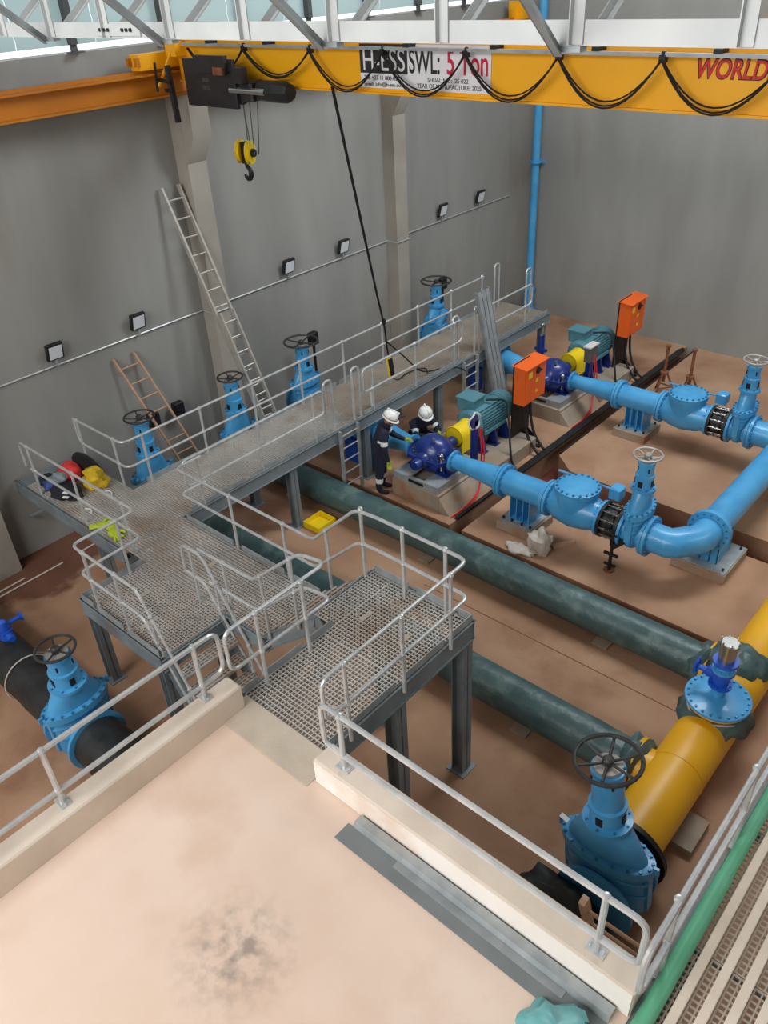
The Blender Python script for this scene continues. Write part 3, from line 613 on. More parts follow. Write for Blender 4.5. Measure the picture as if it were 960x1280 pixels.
# air valve on the disc
av = thing('air_valve', 'small royal blue isolating valve with stainless cylinder standing on the blue disc', 'valve', (-1.80, 7.68, .82))
MB().lathe([(.085, 0), (.085, .15)], 20).build('spool', 'blue', av)
MB().lathe([(.14, .15), (.14, .18), (.09, .185), (.1, .26), (.09, .36), (.14, .365), (.14, .4)], 24).bolts(.118, .18, 8, .012, .02).build('valve_body', 'royal', av)
bo = MB().lathe([(.05, 0), (.06, .05), (.075, .1), (.045, .12), (.03, .24)], 16, T(-.07, 0, .28) @ RY(-PI/2)).build('valve_bonnet', 'royal', av)
MB().tube([(-.31, .1*math.cos(2*PI*i/20), .28+.1*math.sin(2*PI*i/20)) for i in range(20)], .016, 6, True).tube([(-.31, -.1, .28), (-.31, .1, .28)], .011, 6).tube([(-.31, 0, .18), (-.31, 0, .38)], .011, 6).build('handwheel', 'royal', av)
MB().lathe([(.14, .4), (.14, .43), (.08, .435), (.08, .52)], 24).bolts(.12, .43, 8, .011, .016).build('flanged_neck', 'blue', av)
MB().lathe([(.15, .52), (.15, .56)], 24).build('collar', 'royal', av)
MB().lathe([(.098, .56), (.098, .78), (.112, .785), (.112, .84), (.1, .85)], 24).build('cylinder', 'stainless', av)
mb = MB()
for k in range(6): a = k*PI/3; mb.lathe([(.008, .84), (.008, .885)], 6, T(.1*math.cos(a), .1*math.sin(a), 0))
mb.build('studs', 'stainless', av)
# grey wrapped elbow behind the disc
t = tag(lump(MB(), (-1.85, 8.6, .52), (.36, .42, .3), 5, .25, 24).build('plastic_sheet', 'greenwrap', ang=60), 'crumpled grey-green sheeting over the joint behind the blue disc', 'sheeting')
# black wrapped pipes left
bp = thing('wrapped_pipe', 'black wrapped pipe entering the floor valve left of the upper slab', 'pipe', (-9.6, 2.5, 0))
mb = MB(); pts = [(-12.4, 2.28, .36), (-9.6, 2.28, .36), (-8.44, 2.28, .36)]
lump_path = [(-12.66+.228*i, 2.5, .36) for i in range(20)]
mb.tube(lump_path, [.33+.02*noise.noise(Vector((i*.7, 0, 0))) for i in range(20)], 24); mb.build('pipe', 'blackwrap', bp, world=True, ang=60)
MB().tube([(-9.42, 2.5+.355*math.cos(2*PI*i/24), .36+.355*math.sin(2*PI*i/24)) for i in range(24)], .01, 6, True).build('tie', 'whitebag', bp, world=True)
t = thing('wrapped_pipe', 'short black sheeted pipe stub leaving the floor valve under the slab rail', 'pipe', (-7.4, 2.5, 0))
mb = MB(); mb.tube([(-7.64+.1*i, 2.5, .36) for i in range(26)], [.345+.03*noise.noise(Vector((i*.9, 4, 0))) for i in range(26)], 24); mb.build('pipe', 'blackwrap', t, world=True, ang=60)
t = tag(lump(MB(), (-1.95, 4.35, .28), (.55, .3, .3), 8, .35, 24).build('plastic_sheet', 'blackwrap', ang=60), 'crumpled black sheeting on the floor below the big valve and white kerb', 'sheeting')
# small blue air valve at far left
t = thing('air_valve', 'small royal blue air valve standing on the black wrapped pipe', 'valve', (-10.05, 2.6, .68))
MB().lathe([(.1, 0), (.1, .03), (.06, .035), (.06, .12), (.1, .125), (.1, .155)], 16).build('flange', 'royal', t); MB().lathe([(.07, .155), (.085, .2), (.06, .3), (.02, .33)], 16).build('body', 'royal', t)
MB().lathe([(.03, .06), (.03, .26)], 10, T(0, 0, .22) @ AX['Y']).lathe([(.07, .26), (.07, .28)], 12, T(0, 0, .22) @ AX['Y']).build('side_outlet', 'royal', t)
MB().lathe([(.05, .08), (.05, .2)], 10, T(0, 0, .08) @ AX['X']).build('stub', 'royal', t)

# ------------------------------------------------------------------ pump sets (two alike, 4.15 m apart)
PY = 10.1; PZ = .88
def flange(mb, x, r, w=.04, M=None): mb.lathe([(r, x), (r, x+w)], 30, M)
def pump_line(dy, near):
    Y = PY+dy; where = 'in the pump line beside the workers' if near else 'in the pump line next to the far wall'; G0 = lambda s: s
    XA = T(0, Y, PZ) @ AX['X']
    # taper
    t = thing('taper_pipe', 'long blue tapered pipe %s' % where, 'pipe', (-7.1, Y, .12), group='blue tapered pipes')
    MB().lathe([(.2, -7.72), (.2, -7.68), (.135, -7.675), (.14, -7.55), (.205, -6.75), (.215, -6.66), (.3, -6.655), (.3, -6.61)], 30, XA).build('pipe', 'blue', t, world=True)
    MB().bolts(.26, -6.69, 14, .016, .03, XA).bolts(.17, -7.675, 10, .014, .02, XA).build('bolts', 'bluebolt', t, world=True)
    # spool on support
    t = thing('spool_pipe', 'blue flanged pipe on a ribbed stand %s' % where, 'pipe', (-6.1, Y, .12), group='blue flanged spools')
    MB().lathe([(.3, -6.60), (.3, -6.55), (.225, -6.545), (.225, -5.74), (.31, -5.735), (.31, -5.69)], 30, XA).build('pipe', 'blue', t, world=True)
    MB().bolts(.265, -6.55, 14, .016, .025, XA).bolts(.272, -5.75, 14, .016, .03, XA).build('bolts', 'bluebolt', t, world=True)
    s = MB().box((-6.36, Y-.2, .3), (-5.94, Y+.2, .32)).box((-6.34, Y-.012, .32), (-5.96, Y+.012, .7))
    for x in (-6.34, -6.21, -6.08, -5.96): s.prism([(-.2, .32), (.2, .32), (.2, .85), (-.2, .85)], -.006, .006, T(x, Y, 0) @ RZ(PI/2) @ RX(PI/2))
    s.build('stand', 'blue', t, world=True)
    bb = MB().box((-6.5, Y-.36, .12), (-5.8, Y+.36, .29)).build('concrete_pad', 'plinth', t, world=True)
    MB().box((-6.46, Y-.31, .29), (-5.84, Y+.31, .305)).build('base_plate', 'galv', t, world=True)
    mb = MB()
    for x in (-6.42, -6.25, -6.05, -5.88):
        for s_ in (-1, 1): MB().lathe([(.022, .305), (.022, .35)], 6, T(x, Y+s_*.26, 0)).build('anchor_bolt', 'blackmetal', t, world=True)
    # check valve
    t = thing('check_valve', 'bulbous blue check valve with round lid %s' % where, 'valve', (-5.18, Y, .12), group='blue check valves')
    mb = MB(); mb.lathe([(.31, -5.68), (.31, -5.63), (.235, -5.62), (.3, -5.45), (.335, -5.2), (.3, -4.95), (.245, -4.78), (.235, -4.74), (.3, -4.735), (.3, -4.69)], 30, XA)
    mb.lathe([(.33, .05), (.33, .34), (.37, .345), (.37, .385)], 32, T(-5.2, Y, PZ)); mb.build('body', 'blue', t, world=True)
    ld_ = MB().lathe([(.37, .39), (.37, .425), (.36, .43), (.26, .432), (.2, .445), (.05, .45)], 32, T(-5.2, Y, PZ)).build('lid', 'blue', t, world=True)
    mb = MB(); mb.bolts(.335, .43, 20, .022, .022, T(-5.2, Y, PZ)); mb.bolts(.272, -5.63, 14, .016, .03, XA); mb.bolts(.265, -4.77, 14, .016, .03, XA); mb.build('bolts', 'bluebolt', t, world=True)
    MB().tube([(-5.75, Y+.33, PZ+.36), (-4.75, Y+.33, PZ+.36)], .018, 6).build('lever', 'blue', t, world=True)
    MB().bbox((-4.76, Y+.2, PZ+.26), (-4.56, Y+.42, PZ+.46), .02).build('counterweight', 'blue', t, world=True)
    # dismantling joint
    t = thing('dismantling_joint', 'black bolted dismantling joint %s' % where, 'coupling', (-4.5, Y, .12), group='black dismantling joints')
    MB().lathe([(.3, -4.68), (.3, -4.64), (.22, -4.635), (.22, -4.6), (.25, -4.595), (.25, -4.44), (.22, -4.435), (.22, -4.38), (.32, -4.375), (.32, -4.33)], 30, XA).build('sleeve', 'blackmetal', t, world=True)
    mb = MB()
    for k in range(12): a = 2*PI*k/12; mb.lathe([(.013, -4.66), (.013, -4.34)], 6, XA @ T(.275*math.cos(a), .275*math.sin(a), 0)); mb.lathe([(.026, -4.56), (.026, -4.53)], 6, XA @ T(.275*math.cos(a), .275*math.sin(a), 0)); mb.lathe([(.026, -4.48), (.026, -4.45)], 6, XA @ T(.275*math.cos(a), .275*math.sin(a), 0))
    mb.build('tie_rods', 'stainless', t, world=True)
    # plinth
    t = thing('pump_plinth', 'stepped concrete plinth %s' % where, 'plinth', (-8.2, Y+.7, .12), group='concrete pump plinths')
    MB().bbox((-8.72, Y-.6, .12), (-7.6, Y+.72, .46), .02).build('block', 'plinth', t, world=True)
    MB().prism([(-7.6, .12), (-7.36, .12), (-7.6, .40)], -Y-.72, -Y+.6, Matrix(((1, 0, 0, 0), (0, 0, -1, 0), (0, 1, 0, 0), (0, 0, 0, 1)))).build('haunch', 'plinth', t, world=True)
    MB().bbox((-9.0, Y+.72, .12), (-7.42, Y+2.35, .42), .02).build('motor_block', 'plinth', t, world=True)
    # base frame
    fr = thing('base_frame', 'grey steel base frame under the pump %s' % where, 'frame', (-8.15, Y, .46), group='pump base frames')
    for (a, b) in (((-8.68, Y-.57, .46), (-8.62, Y+.7, .6)), ((-7.7, Y-.57, .46), (-7.64, Y+.7, .6)), ((-8.62, Y-.57, .46), (-7.7, Y-.51, .6)), ((-8.62, Y+.64, .46), (-7.7, Y+.7, .6))): MB().box(a, b).build('side_member', 'galv', fr, world=True)
    MB().box((-8.62, Y-.51, .585), (-8.3, Y+.64, .598)).box((-8.0, Y-.51, .585), (-7.7, Y+.64, .598)).build('top_plate', 'galv', fr, world=True)
    MB().box((-8.33, Y-.575, .5), (-7.98, Y-.568, .56)).build('slot', 'black', fr, world=True)
    # pump: split-case, shaft along Y, suction from -X, delivery to +X
    p = thing('pump', 'navy blue split case pump %s' % where, 'pump', (-8.18, Y, .6), group='navy split case pumps')
    mb = MB(); YA = T(-8.18, Y, PZ) @ AX['Y']
    mb.lathe([(.1, -.42), (.14, -.36), (.15, -.3), (.26, -.25), (.36, -.12), (.38, 0), (.36, .12), (.26, .25), (.15, .3), (.14, .36), (.1, .46)], 30, YA)
    mb.lathe([(.2, -.46), (.2, -.42), (.14, -.415), (.17, -.1), (.2, .1), (.14, .42), (.2, .425), (.2, .46)], 26, T(-8.18, Y, PZ-.06) @ AX['X'])
    lump(mb, (-8.26, Y, PZ+.06), (.28, .2, .26), 1, .05, 20)
    for yy in (-.2, -.1, .1, .2): mb.lathe([(.385-abs(yy)*.5, yy-.012), (.40-abs(yy)*.5, yy), (.385-abs(yy)*.5, yy+.012)], 30, YA)
    mb.build('volute', 'navy', p, world=True)
    MB().prism([(-.47, -.14), (-.34, -.36), (.34, -.36), (.47, -.14), (.47, .14), (.34, .36), (-.34, .36), (-.47, .14)], -.03, .04, T(-8.18, Y, PZ+.0)).build('split_flange', 'navy', p, world=True)
    mb = MB()
    for k in range(22):
        a = 2*PI*k/22; mb.lathe([(.02, PZ+.05), (.02, PZ+.09)], 6, T(-8.18+.43*math.cos(a), Y+.32*math.sin(a), -.01))
    mb.build('bolts', 'stainless', p, world=True)
    for s_ in (-1, 1):
        MB().prism([(-.05, .6), (.05, .6), (.03, .86), (-.03, .86)], -.16, .16, T(-8.18+.33*s_, Y, 0) @ RX(PI/2)).box((-8.18+.33*s_-.13, Y-.22, .6), (-8.18+.33*s_+.13, Y+.22, .625)).build('foot', 'navy', p, world=True)
        MB().lathe([(.09, 0), (.1, .03), (.1, .14), (.06, .16)], 18, T(-8.18, Y+(.44 if s_ > 0 else -.58), PZ) @ AX['Y']).build('bearing_housing', 'navy', p, world=True)
    MB().tube([(-8.05, Y-.15, PZ+.35), (-8.05, Y-.15, PZ+.42)], .03, 8).tube([(-7.83, Y-.22, PZ-.15), (-7.83, Y-.22, PZ+.12)], .02, 8).sph((-7.83, Y-.22, PZ+.16), .05, 12).build('gauge', 'stainless', p, world=True)
    # coupling guard
    t = thing('coupling_guard', 'yellow coupling guard %s' % where, 'guard', (-8.2, Y+.85, .6), group='yellow coupling guards')
    GA = T(-8.2, Y+.64, PZ+.04) @ AX['Y']
    mb = MB(); n = 14; arc = [(math.pi*k/(n-1)) for k in range(n)]
    poly = [(.2*math.cos(a), -.2*math.sin(a)) for a in arc] + [(-.2, .3), (.2, .3)]
    mb.prism([(x, y) for x, y in poly], 0, .44, GA); mb.build('hood', 'guard', t, world=True, ang=30)
    MB().ring(.19, .215, .0, .03, 24, GA).build('rim', 'guard', t, world=True); MB().ring(.19, .215, .41, .44, 24, GA).build('rim', 'guard', t, world=True)
    # motor
    m_ = thing('motor', 'teal finned electric motor %s' % where, 'motor', (-8.25, Y+1.75, .42), group='teal electric motors')
    MA = T(-8.25, Y+1.2, PZ+.06) @ AX['Y']
    MB().lathe([(.1, -.06), (.24, -.05), (.3, .0), (.3, .06), (.27, .07), (.27, .86), (.3, .87), (.3, .92)], 32, MA).build('housing', 'teal', m_, world=True)
    mb = MB()
    for k in range(36):
        a = 2*PI*k/36
        if abs(math.sin(a)+1) < .12: continue
        mb.box((.262, -.007, .08), (.315, .007, .86), MA @ RZ(a))
    mb.build('fins', 'teal', m_, world=True)
    MB().lathe([(.31, .92), (.31, 1.1), (.28, 1.17), (.2, 1.19), (.19, 1.17)], 32, MA).build('fan_cover', 'teal', m_, world=True)
    MB().bbox((-8.62, Y+1.28, PZ+.26), (-8.22, Y+1.66, PZ+.5), .02).build('terminal_box', 'teal', m_, world=True)
    MB().box((-8.64, Y+1.26, PZ+.5), (-8.2, Y+1.68, PZ+.53)).build('terminal_box_lid', 'teal', m_, world=True)
    for yy in (1.22, 1.62, 2.0):
        for s_ in (-1, 1): MB().prism([(-.13, .42), (.13, .42), (.05, .78), (-.05, .78)], -.02, .02, T(-8.25+.27*s_, Y+yy, 0) @ RX(PI/2)).box((-8.25+.27*s_-.13, Y+yy-.08, .42), (-8.25+.27*s_+.13, Y+yy+.08, .44)).build('foot', 'navy', m_, world=True)
    MB().box((-7.98, Y+1.3, PZ-.12), (-7.92, Y+2.0, PZ-.06)).build('side_rail', 'teal', m_, world=True)
    # motor lead
    tag(MB().tube(fillet([(-8.22, Y+1.69, PZ+.4), (-7.9, Y+1.95, PZ+.4), (-7.72, Y+1.75, PZ+.2), (-7.5, Y+1.5, PZ-.2), (-7.38, Y+1.4, .3), (-7.3, Y+1.45, .15)], .3, 6), .022, 8).build('cable', 'rubber'), 'thick black motor cable %s' % where, 'cable', 'thick motor cables')
    # blue local stand with coiled hose and red cable
    t = thing('junction_stand', ('navy post with a ring shaped coil on top %s' if near else 'navy post carrying a grey box %s') % where, 'stand', (-7.66, Y+.55, .12), group='navy junction posts')
    MB().box((-7.71, Y+.5, .12), (-7.61, Y+.6, 1.5)).build('post', 'navy', t, world=True)
    if near:
        MB().tube([(-7.62+.02*math.sin(i), Y+.5+.16*math.cos(2*PI*i/24), 1.5+.16*math.sin(2*PI*i/24)) for i in range(24)], .018, 6, True).build('coil', 'plastic', t, world=True)
        MB().cb((-7.64, Y+.5, 1.5), (.06, .18, .2)).build('box', 'navy', t, world=True)
    else:
        MB().bbox((-7.7, Y+.38, 1.18), (-7.56, Y+.72, 1.5), .01).build('box', 'grime', t, world=True)
        MB().box((-7.72, Y+.36, 1.5), (-7.54, Y+.74, 1.53)).build('box_lid', 'plastic', t, world=True)
    tag(MB().tube(fillet([(-7.58, Y+.6, 1.35), (-7.5, Y+.58, .9), (-7.5, Y+.55, .5), (-7.35, Y+.3, .2), (-7.28, Y-.2, .15), (-7.3, Y-.6, .14)], .2), .016, 6).tube(fillet([(-7.58, Y+.66, 1.3), (-7.46, Y+.62, .8), (-7.44, Y+.5, .45), (-7.3, Y+.2, .17), (-7.22, Y-.3, .15)], .2), .012, 6).build('cable', 'red'), 'thin red hanging cables %s' % where, 'cable', 'red cables')
    # suction pipe
    t = thing('suction_pipe', 'blue suction pipe with bolted flange %s' % where, 'pipe', (-9.3, Y, .12), group='blue suction pipes')
    MB().lathe([(.27, -11.42), (.27, -9.62), (.4, -9.615), (.4, -9.57), (.4, -9.53), (.27, -9.525), (.26, -9.4), (.16, -8.78), (.15, -8.7), (.22, -8.695), (.22, -8.65)], 32, XA).build('pipe', 'blue', t, world=True)
    MB().bolts(.34, -9.53, 18, .02, .035, XA).bolts(.185, -8.71, 10, .014, .02, XA).build('bolts', 'bluebolt', t, world=True)
    MB().box((-9.62, Y-.2, .12), (-9.5, Y+.2, .52)).build('foot', 'blue', t, world=True)
    MB().box((-10.3, Y-.22, .12), (-9.95, Y+.22, .64)).build('cradle', 'royal', t, world=True)
    # control stand
    c = thing('control_stand', 'orange control cabinet on a black stand %s' % where, 'control box', (-7.7, Y+2.4, .12), group='orange control cabinets')
    MB().box((-7.82, Y+2.0, .12), (-7.79, Y+2.55, 2.0)).build('back_plate', 'black', c, world=True)
    MB().box((-7.86, Y+2.55, .12), (-7.79, Y+2.62, 1.4)).box((-7.86, Y+2.45, .12), (-7.4, Y+2.52, .16)).prism([(0, 0), (.38, 0), (0, .3)], -.004, .004, T(-7.79, Y+2.58, .14) @ RX(PI/2)).build('foot', 'black', c, world=True)
    bx = MB().bbox((-7.79, Y+2.0, 1.2), (-7.54, Y+2.74, 1.97), .008).build('cabinet', 'orange', c, world=True)
    MB().add([(-7.84, Y+1.97, 1.985), (-7.49, Y+1.97, 1.95), (-7.49, Y+2.77, 1.95), (-7.84, Y+2.77, 1.985), (-7.84, Y+1.97, 2.0), (-7.49, Y+1.97, 1.965), (-7.49, Y+2.77, 1.965), (-7.84, Y+2.77, 2.0)], [(0, 3, 2, 1), (4, 5, 6, 7), (0, 1, 5, 4), (1, 2, 6, 5), (2, 3, 7, 6), (3, 0, 4, 7)]).build('roof', 'orange', c, world=True)
    dr = MB().box((-7.54, Y+2.03, 1.23), (-7.525, Y+2.71, 1.94)).build('door', 'orange', c, world=True)
    for (y_, z_, s_, mm) in ((2.16, 1.80, .1, 'warn'), (2.4, 1.62, .06, 'warn'), (2.4, 1.4, .05, 'warn')): 
        o = MB().box((-7.524, Y+y_-s_*.6, z_-s_*.6), (-7.521, Y+y_+s_*.6, z_+s_*.6)).build('label_plate', mm, dr, world=False); o.data.transform(Matrix.Translation(-Vector(c.location)))
    o = MB().lathe([(.07, 0), (.07, .02), (.05, .03)], 18, T(-7.525, Y+2.42, 1.82) @ AX['X']).box((-7.5, Y+2.36, 1.81), (-7.47, Y+2.5, 1.835)).build('isolator_switch', 'blackmetal', dr); o.data.transform(Matrix.Translation(-Vector(c.location)))
    for k, yy in enumerate((2.2, 2.42)):
        MB().tube(fillet([(-7.66, Y+yy, 1.2), (-7.64, Y+yy, .8), (-7.5, Y+yy-.05, .45), (-7.3, Y+yy-.05, .22), (-7.2, Y+yy-.1, .21)], .25), .028, 8).build('cable', 'rubber', c, world=True)
pump_line(0, True); pump_line(4.15, False)
# discharge elbow + header
hd = thing('header_pipe', 'blue delivery header with mitred elbow turning along the hall', 'pipe', (-3.3, 12, .12))
HX = -3.25
XA = T(0, PY, PZ) @ AX['X']
MB().lathe([(.33, -3.91), (.33, -3.86), (.235, -3.855), (.235, -3.62)], 30, XA).build('flanged_stub', 'blue', hd, world=True)
MB().tube([(-3.70, PY, PZ), (-3.60, PY, PZ), (-3.53, PY+.03, PZ), (HX-.05, PY+.32, PZ), (HX, PY+.44, PZ), (HX, PY+.68, PZ)], .235, 30).build('mitred_elbow', 'blue', hd, world=True, ang=20)
MB().lathe([(.34, PY+.66), (.34, PY+.7), (.34, PY+.745), (.24, PY+.75), (.24, 18.5)], 32, T(HX, 0, PZ) @ AX['Y']).build('header', 'blue', hd, world=True)
mb = MB(); mb.bolts(.285, -3.87, 16, .016, .03, XA); mb.bolts(.29, PY+.64, 16, .016, .02, T(HX, 0, PZ) @ AX['Y']); mb.build('bolts', 'bluebolt', hd, world=True)
XB = T(0, PY+4.15, PZ) @ AX['X']
MB().lathe([(.33, -3.91), (.33, -3.86), (.235, -3.855), (.235, HX)], 30, XB).build('tee_branch', 'blue', hd, world=True)
o = MB().bolts(.285, -3.87, 16, .016, .03, XB).build('bolts', 'bluebolt', hd, world=True)
s = MB().box((HX-.22, PY+.7, .3), (HX+.22, PY+.73, .85)).box((HX-.22, PY+1.18, .3), (HX+.22, PY+1.21, .8))
for x in (HX-.22, HX-.07, HX+.08, HX+.2): s.box((x, PY+.7, .3), (x+.015, PY+1.2, .72))
s.build('ribbed_stand', 'blue', hd, world=True)
MB().box((HX-.42, PY+.52, .28), (HX+.42, PY+1.4, .3)).build('base_plate', 'galv', hd, world=True)
MB().box((HX-.44, PY+.5, .12), (HX+.44, PY+1.42, .28)).build('concrete_pad', 'plinth', hd, world=True)
mb = MB()
for x in (-.36, .36):
    for yy in (.6, 1.32): MB().lathe([(.02, .3), (.02, .34)], 6, T(HX+x, PY+yy, 0)).build('anchor_bolt', 'blackmetal', hd, world=True)
# corner drop pipe
dp = thing('drop_pipe', 'slim blue vertical pipe in the corner of the two grey walls', 'pipe', (-11.8, 18.85, .3))
MB().lathe([(.1, 0), (.1, 11)], 20, T(-11.78, 18.85, .2)).build('pipe', 'blue', dp, world=True)
for z in (4.05, 8.0): MB().lathe([(.16, z), (.16, z+.06)], 20, T(-11.78, 18.85, 0)).build('coupling', 'blue', dp, world=True); MB().box((-11.95, 18.95, z-.03), (-11.61, 19.05, z+.03)).build('bracket', 'blue', dp, world=True)
MB().lathe([(.16, .2), (.16, .26), (.14, .27), (.14, .75), (.17, .76), (.17, .82)], 20, T(-11.78, 18.85, 0)).box((-11.95, 18.7, 0.12), (-11.6, 19.0, .2)).build('socket', 'blue', dp, world=True)
# far little blue valve on the walkway valve outlet
t = thing('outlet_pipe', 'short light blue flanged pipe lying on the walkway by the far valve', 'pipe', (-10.9, 13.9, 1.5))
MB().lathe([(.11, -.5), (.11, -.46), (.08, -.455), (.08, .46), (.11, .465), (.11, .5)], 18, T(-.1, 0, .11) @ RZ(.5) @ AX['Y']).build('pipe', 'blue', t)
MB().bolts(.095, -.52, 6, .01, .02, T(-.1, 0, .11) @ RZ(.5) @ AX['Y']).build('bolts', 'bluebolt', t)
# ------------------------------------------------------------------ overhead crane
rw = thing('crane_runway_beam', 'orange-yellow crane runway beam along the top of the left wall', 'crane beam', (-12.35, 8, 6.84))
MB().box((-12.48, -4, 6.84), (-12.14, 18.9, 6.87)).box((-12.325, -4, 6.87), (-12.295, 18.9, 7.16)).box((-12.48, -4, 7.16), (-12.14, 18.9, 7.19)).build('beam', 'runway', rw, world=True)
MB().box((-12.34, -4, 7.19), (-12.28, 18.9, 7.235)).build('rail', 'runway', rw, world=True)
MB().box((-12.5, 18.5, 7.19), (-12.12, 18.6, 7.55)).build('end_stop', 'crane', rw, world=True)
MB().prism([(-.3, 7.19), (.3, 7.19), (.3, 7.3), (.1, 7.45), (-.3, 7.45)], -.05, .05, T(-12.3, 18.7, 0) @ RZ(PI/2) @ RX(PI/2)).build('stop_block', 'crane', rw, world=True)
GY = 8.86
cr = thing('bridge_crane', 'yellow overhead crane girder spanning the hall', 'crane', (-4, GY, 7))
MB().box((-12.1, GY-.17, 7.03), (7.5, GY+.17, 7.055)).box((-12.1, GY-.13, 7.055), (7.5, GY+.13, 7.62)).box((-12.1, GY-.17, 7.62), (7.5, GY+.17, 7.645)).build('girder', 'crane', cr, world=True)
ec = MB().box((-12.42, 8.05, 7.24), (-12.18, 9.9, 7.46)).build('end_carriage', 'crane', cr, world=True)
MB().box((-12.44, 7.98, 7.3), (-12.38, 8.05, 7.42)).box((-12.22, 7.98, 7.3), (-12.16, 8.05, 7.42)).build('buffer', 'runway', cr, world=True)
MB().box((-12.1, GY-.35, 7.4), (-11.85, GY-.13, 7.6)).tube([(-11.95, GY-.3, 7.55), (-12.15, GY-.55, 7.0)], .025, 6).build('cable_arm', 'crane', cr, world=True)
MB().box((-12.0, 8.3, 6.93), (-11.82, 8.36, 6.98)).tube([(-11.9, 8.35, 7.3), (-11.86, 8.35, 6.5)], .05, 8).tube([(-12.1, 8.3, 7.1), (-11.8, 8.3, 7.08)], .03, 8).tube([(-12.0, 8.2, 7.35), (-12.05, 8.2, 6.95)], .02, 8).build('limit_arm', 'blackmetal', cr, world=True)
ft = MB().box((-11.75, GY-.29, 7.545), (7.4, GY-.25, 7.58)).build('festoon_track', 'galv', cr, world=True)
for k in range(14): MB().box((-11.6+1.28*k+.45, GY-.3, 7.58), (-11.6+1.28*k+.53, GY-.13, 7.62)).build('track_arm', 'blackmetal', cr, world=True)
lt = text('WORLDH', 'ink', cr, (.32, -.134, .345), .84, .185, 'lettering_outline', .002, .035, .15)
text('WORLDH', 'red', cr, (.335, -.1385, .355), .81, .165, 'lettering', .002, .012, .15)
hx = [-11.6, -10.31, -8.95, -7.65, -6.37, -5.14, -3.97, -2.8]
FL = ['black festoon cable loop drooping over the hoist', 'black festoon cable loop between the hoist and the pendant cable', 'black festoon cable loop over the dark logo end of the sign', 'black festoon cable loop over the middle of the white sign', 'black festoon cable loop from the red Ton lettering past the sign edge', 'black festoon cable loop over plain girder between the sign and red lettering', 'black festoon cable loop beside the red lettering on the girder']
for a, b, lab in zip(hx[:-1], hx[1:], FL):
    mb = MB()
    for k, (d, off) in enumerate(((.44, 0), (.40, .015), (.46, -.015))):
        if a < -9.5: d *= .75
        mb.tube([(a+(b-a)*i/14, GY-.30+off, 7.52-d*(1-(2*i/14-1)**2)) for i in range(15)], .0095, 6)
    tag(mb.build('festoon_cable', 'rubber'), lab, 'cable', 'festoon cable loops')
for i, x in enumerate(hx[1:]):
    MB().box((x-.03, GY-.31, 7.49), (x+.03, GY-.23, 7.56)).sph((x, GY-.27, 7.57), .03, 8).build('cable_trolley', 'blackmetal', cr, world=True)
# capacity sign
sg = thing('capacity_sign', 'white capacity sign reading SWL 5 Ton on the yellow girder', 'sign', (-8.17, GY-.132, 7.10))
MB().box((0, -.012, 0), (2.06, 0, .5)).build('panel', 'signwhite', sg)
MB().box((0, -.016, .17), (.80, -.012, .5)).build('logo_panel', 'ink', sg)
text('H-ESS', 'signwhite', sg, (.06, -.018, .2), .70, .25, 'logo_text', .001, .0)
text('SWL:', 'ink', sg, (.83, -.016, .185), .48, .27, 'lettering', .001, .012)
text('5 Ton', 'inkred', sg, (1.42, -.016, .185), .60, .27, 'lettering', .001, .012)
text('Tel: +27 11 8?0-0369'.replace('?', '8'), 'ink', sg, (.06, -.016, .095), .64, .05, 'lettering', .001, .008)
text('Email: info@h-ess.co.za', 'ink', sg, (.06, -.016, .015), .70, .055, 'lettering', .001, .008)
text('SERIAL NO:  25 022', 'ink', sg, (1.12, -.016, .10), .62, .048, 'lettering', .001)
text('YEAR OF MANUFACTURE: 2025', 'ink', sg, (.95, -.016, .03), .98, .05, 'lettering', .001)
# hoist
HY = 8.5
h0_ = None
h = thing('hoist', 'black electric wire rope hoist hung at the left end of the girder', 'hoist', (-11.2, HY, 6.75))
MB().bbox((-11.82, HY-.25, 6.74), (-10.66, HY-.19, 7.37), .008).build('front_plate', 'hoistblack', h, world=True)
MB().box((-11.6, HY-.19, 7.0), (-10.75, HY+.22, 7.05)).box((-11.6, HY-.19, 6.8), (-11.5, HY+.6, 7.02)).box((-10.85, HY-.19, 6.9), (-10.75, HY+.6, 7.02)).build('frame', 'hoistblack', h, world=True)
MB().lathe([(.16, -11.5), (.16, -10.8)], 20, T(0, HY-.02, 6.92) @ AX['X']).build('drum', 'blackmetal', h, world=True)
MB().box((-11.45, HY-.32, 7.2), (-10.75, HY-.25, 7.42)).build('control_box', 'hoistblack', h, world=True)
MB().box((-10.98, HY-.36, 7.18), (-10.78, HY-.31, 7.28)).build('terminal_plate', 'rust', h, world=True)
MB().bbox((-10.66, HY-.2, 6.84), (-10.38, HY+.1, 7.1), .03).cb((-10.52, HY-.25, 7.18), (.18, .12, .2)).build('gearbox', 'hoistblack', h, world=True)
MB().lathe([(.045, -10.8), (.045, -10.05)], 12, T(0, HY-.22, 6.98) @ AX['X']).build('shaft', 'stainless', h, world=True)
MB().lathe([(.05, -10.38), (.13, -10.33), (.14, -10.1), (.14, -9.8), (.11, -9.72)], 8, T(0, HY-.05, 6.97) @ AX['X']).build('motor', 'hoistblack', h, world=True)
text('500', 'grime', h, (-11.38+11.2, -.253, .32), .14, .05, 'lettering', .001)
text('SKG', 'grime', h, (-11.4+11.2, -.253, .22), .16, .05, 'lettering', .001)
for (x0, x1, y0) in ((-10.7, -10.66, HY-.12), (-10.62, -10.6, HY-.05), (-10.35, -10.5, HY-.12), (-10.95, -10.72, HY+.1)): MB().tube([(x0, y0, 6.9), (x1, HY-.1, 6.12)], .008, 5).build('wire_rope', 'rope', h, world=True)
h.location = (-10.75, HY, 6.80)
hb = thing('hook_block', 'yellow hook block hanging on wire ropes below the hoist', 'hook', (-10.36, HY-.1, 5.9))
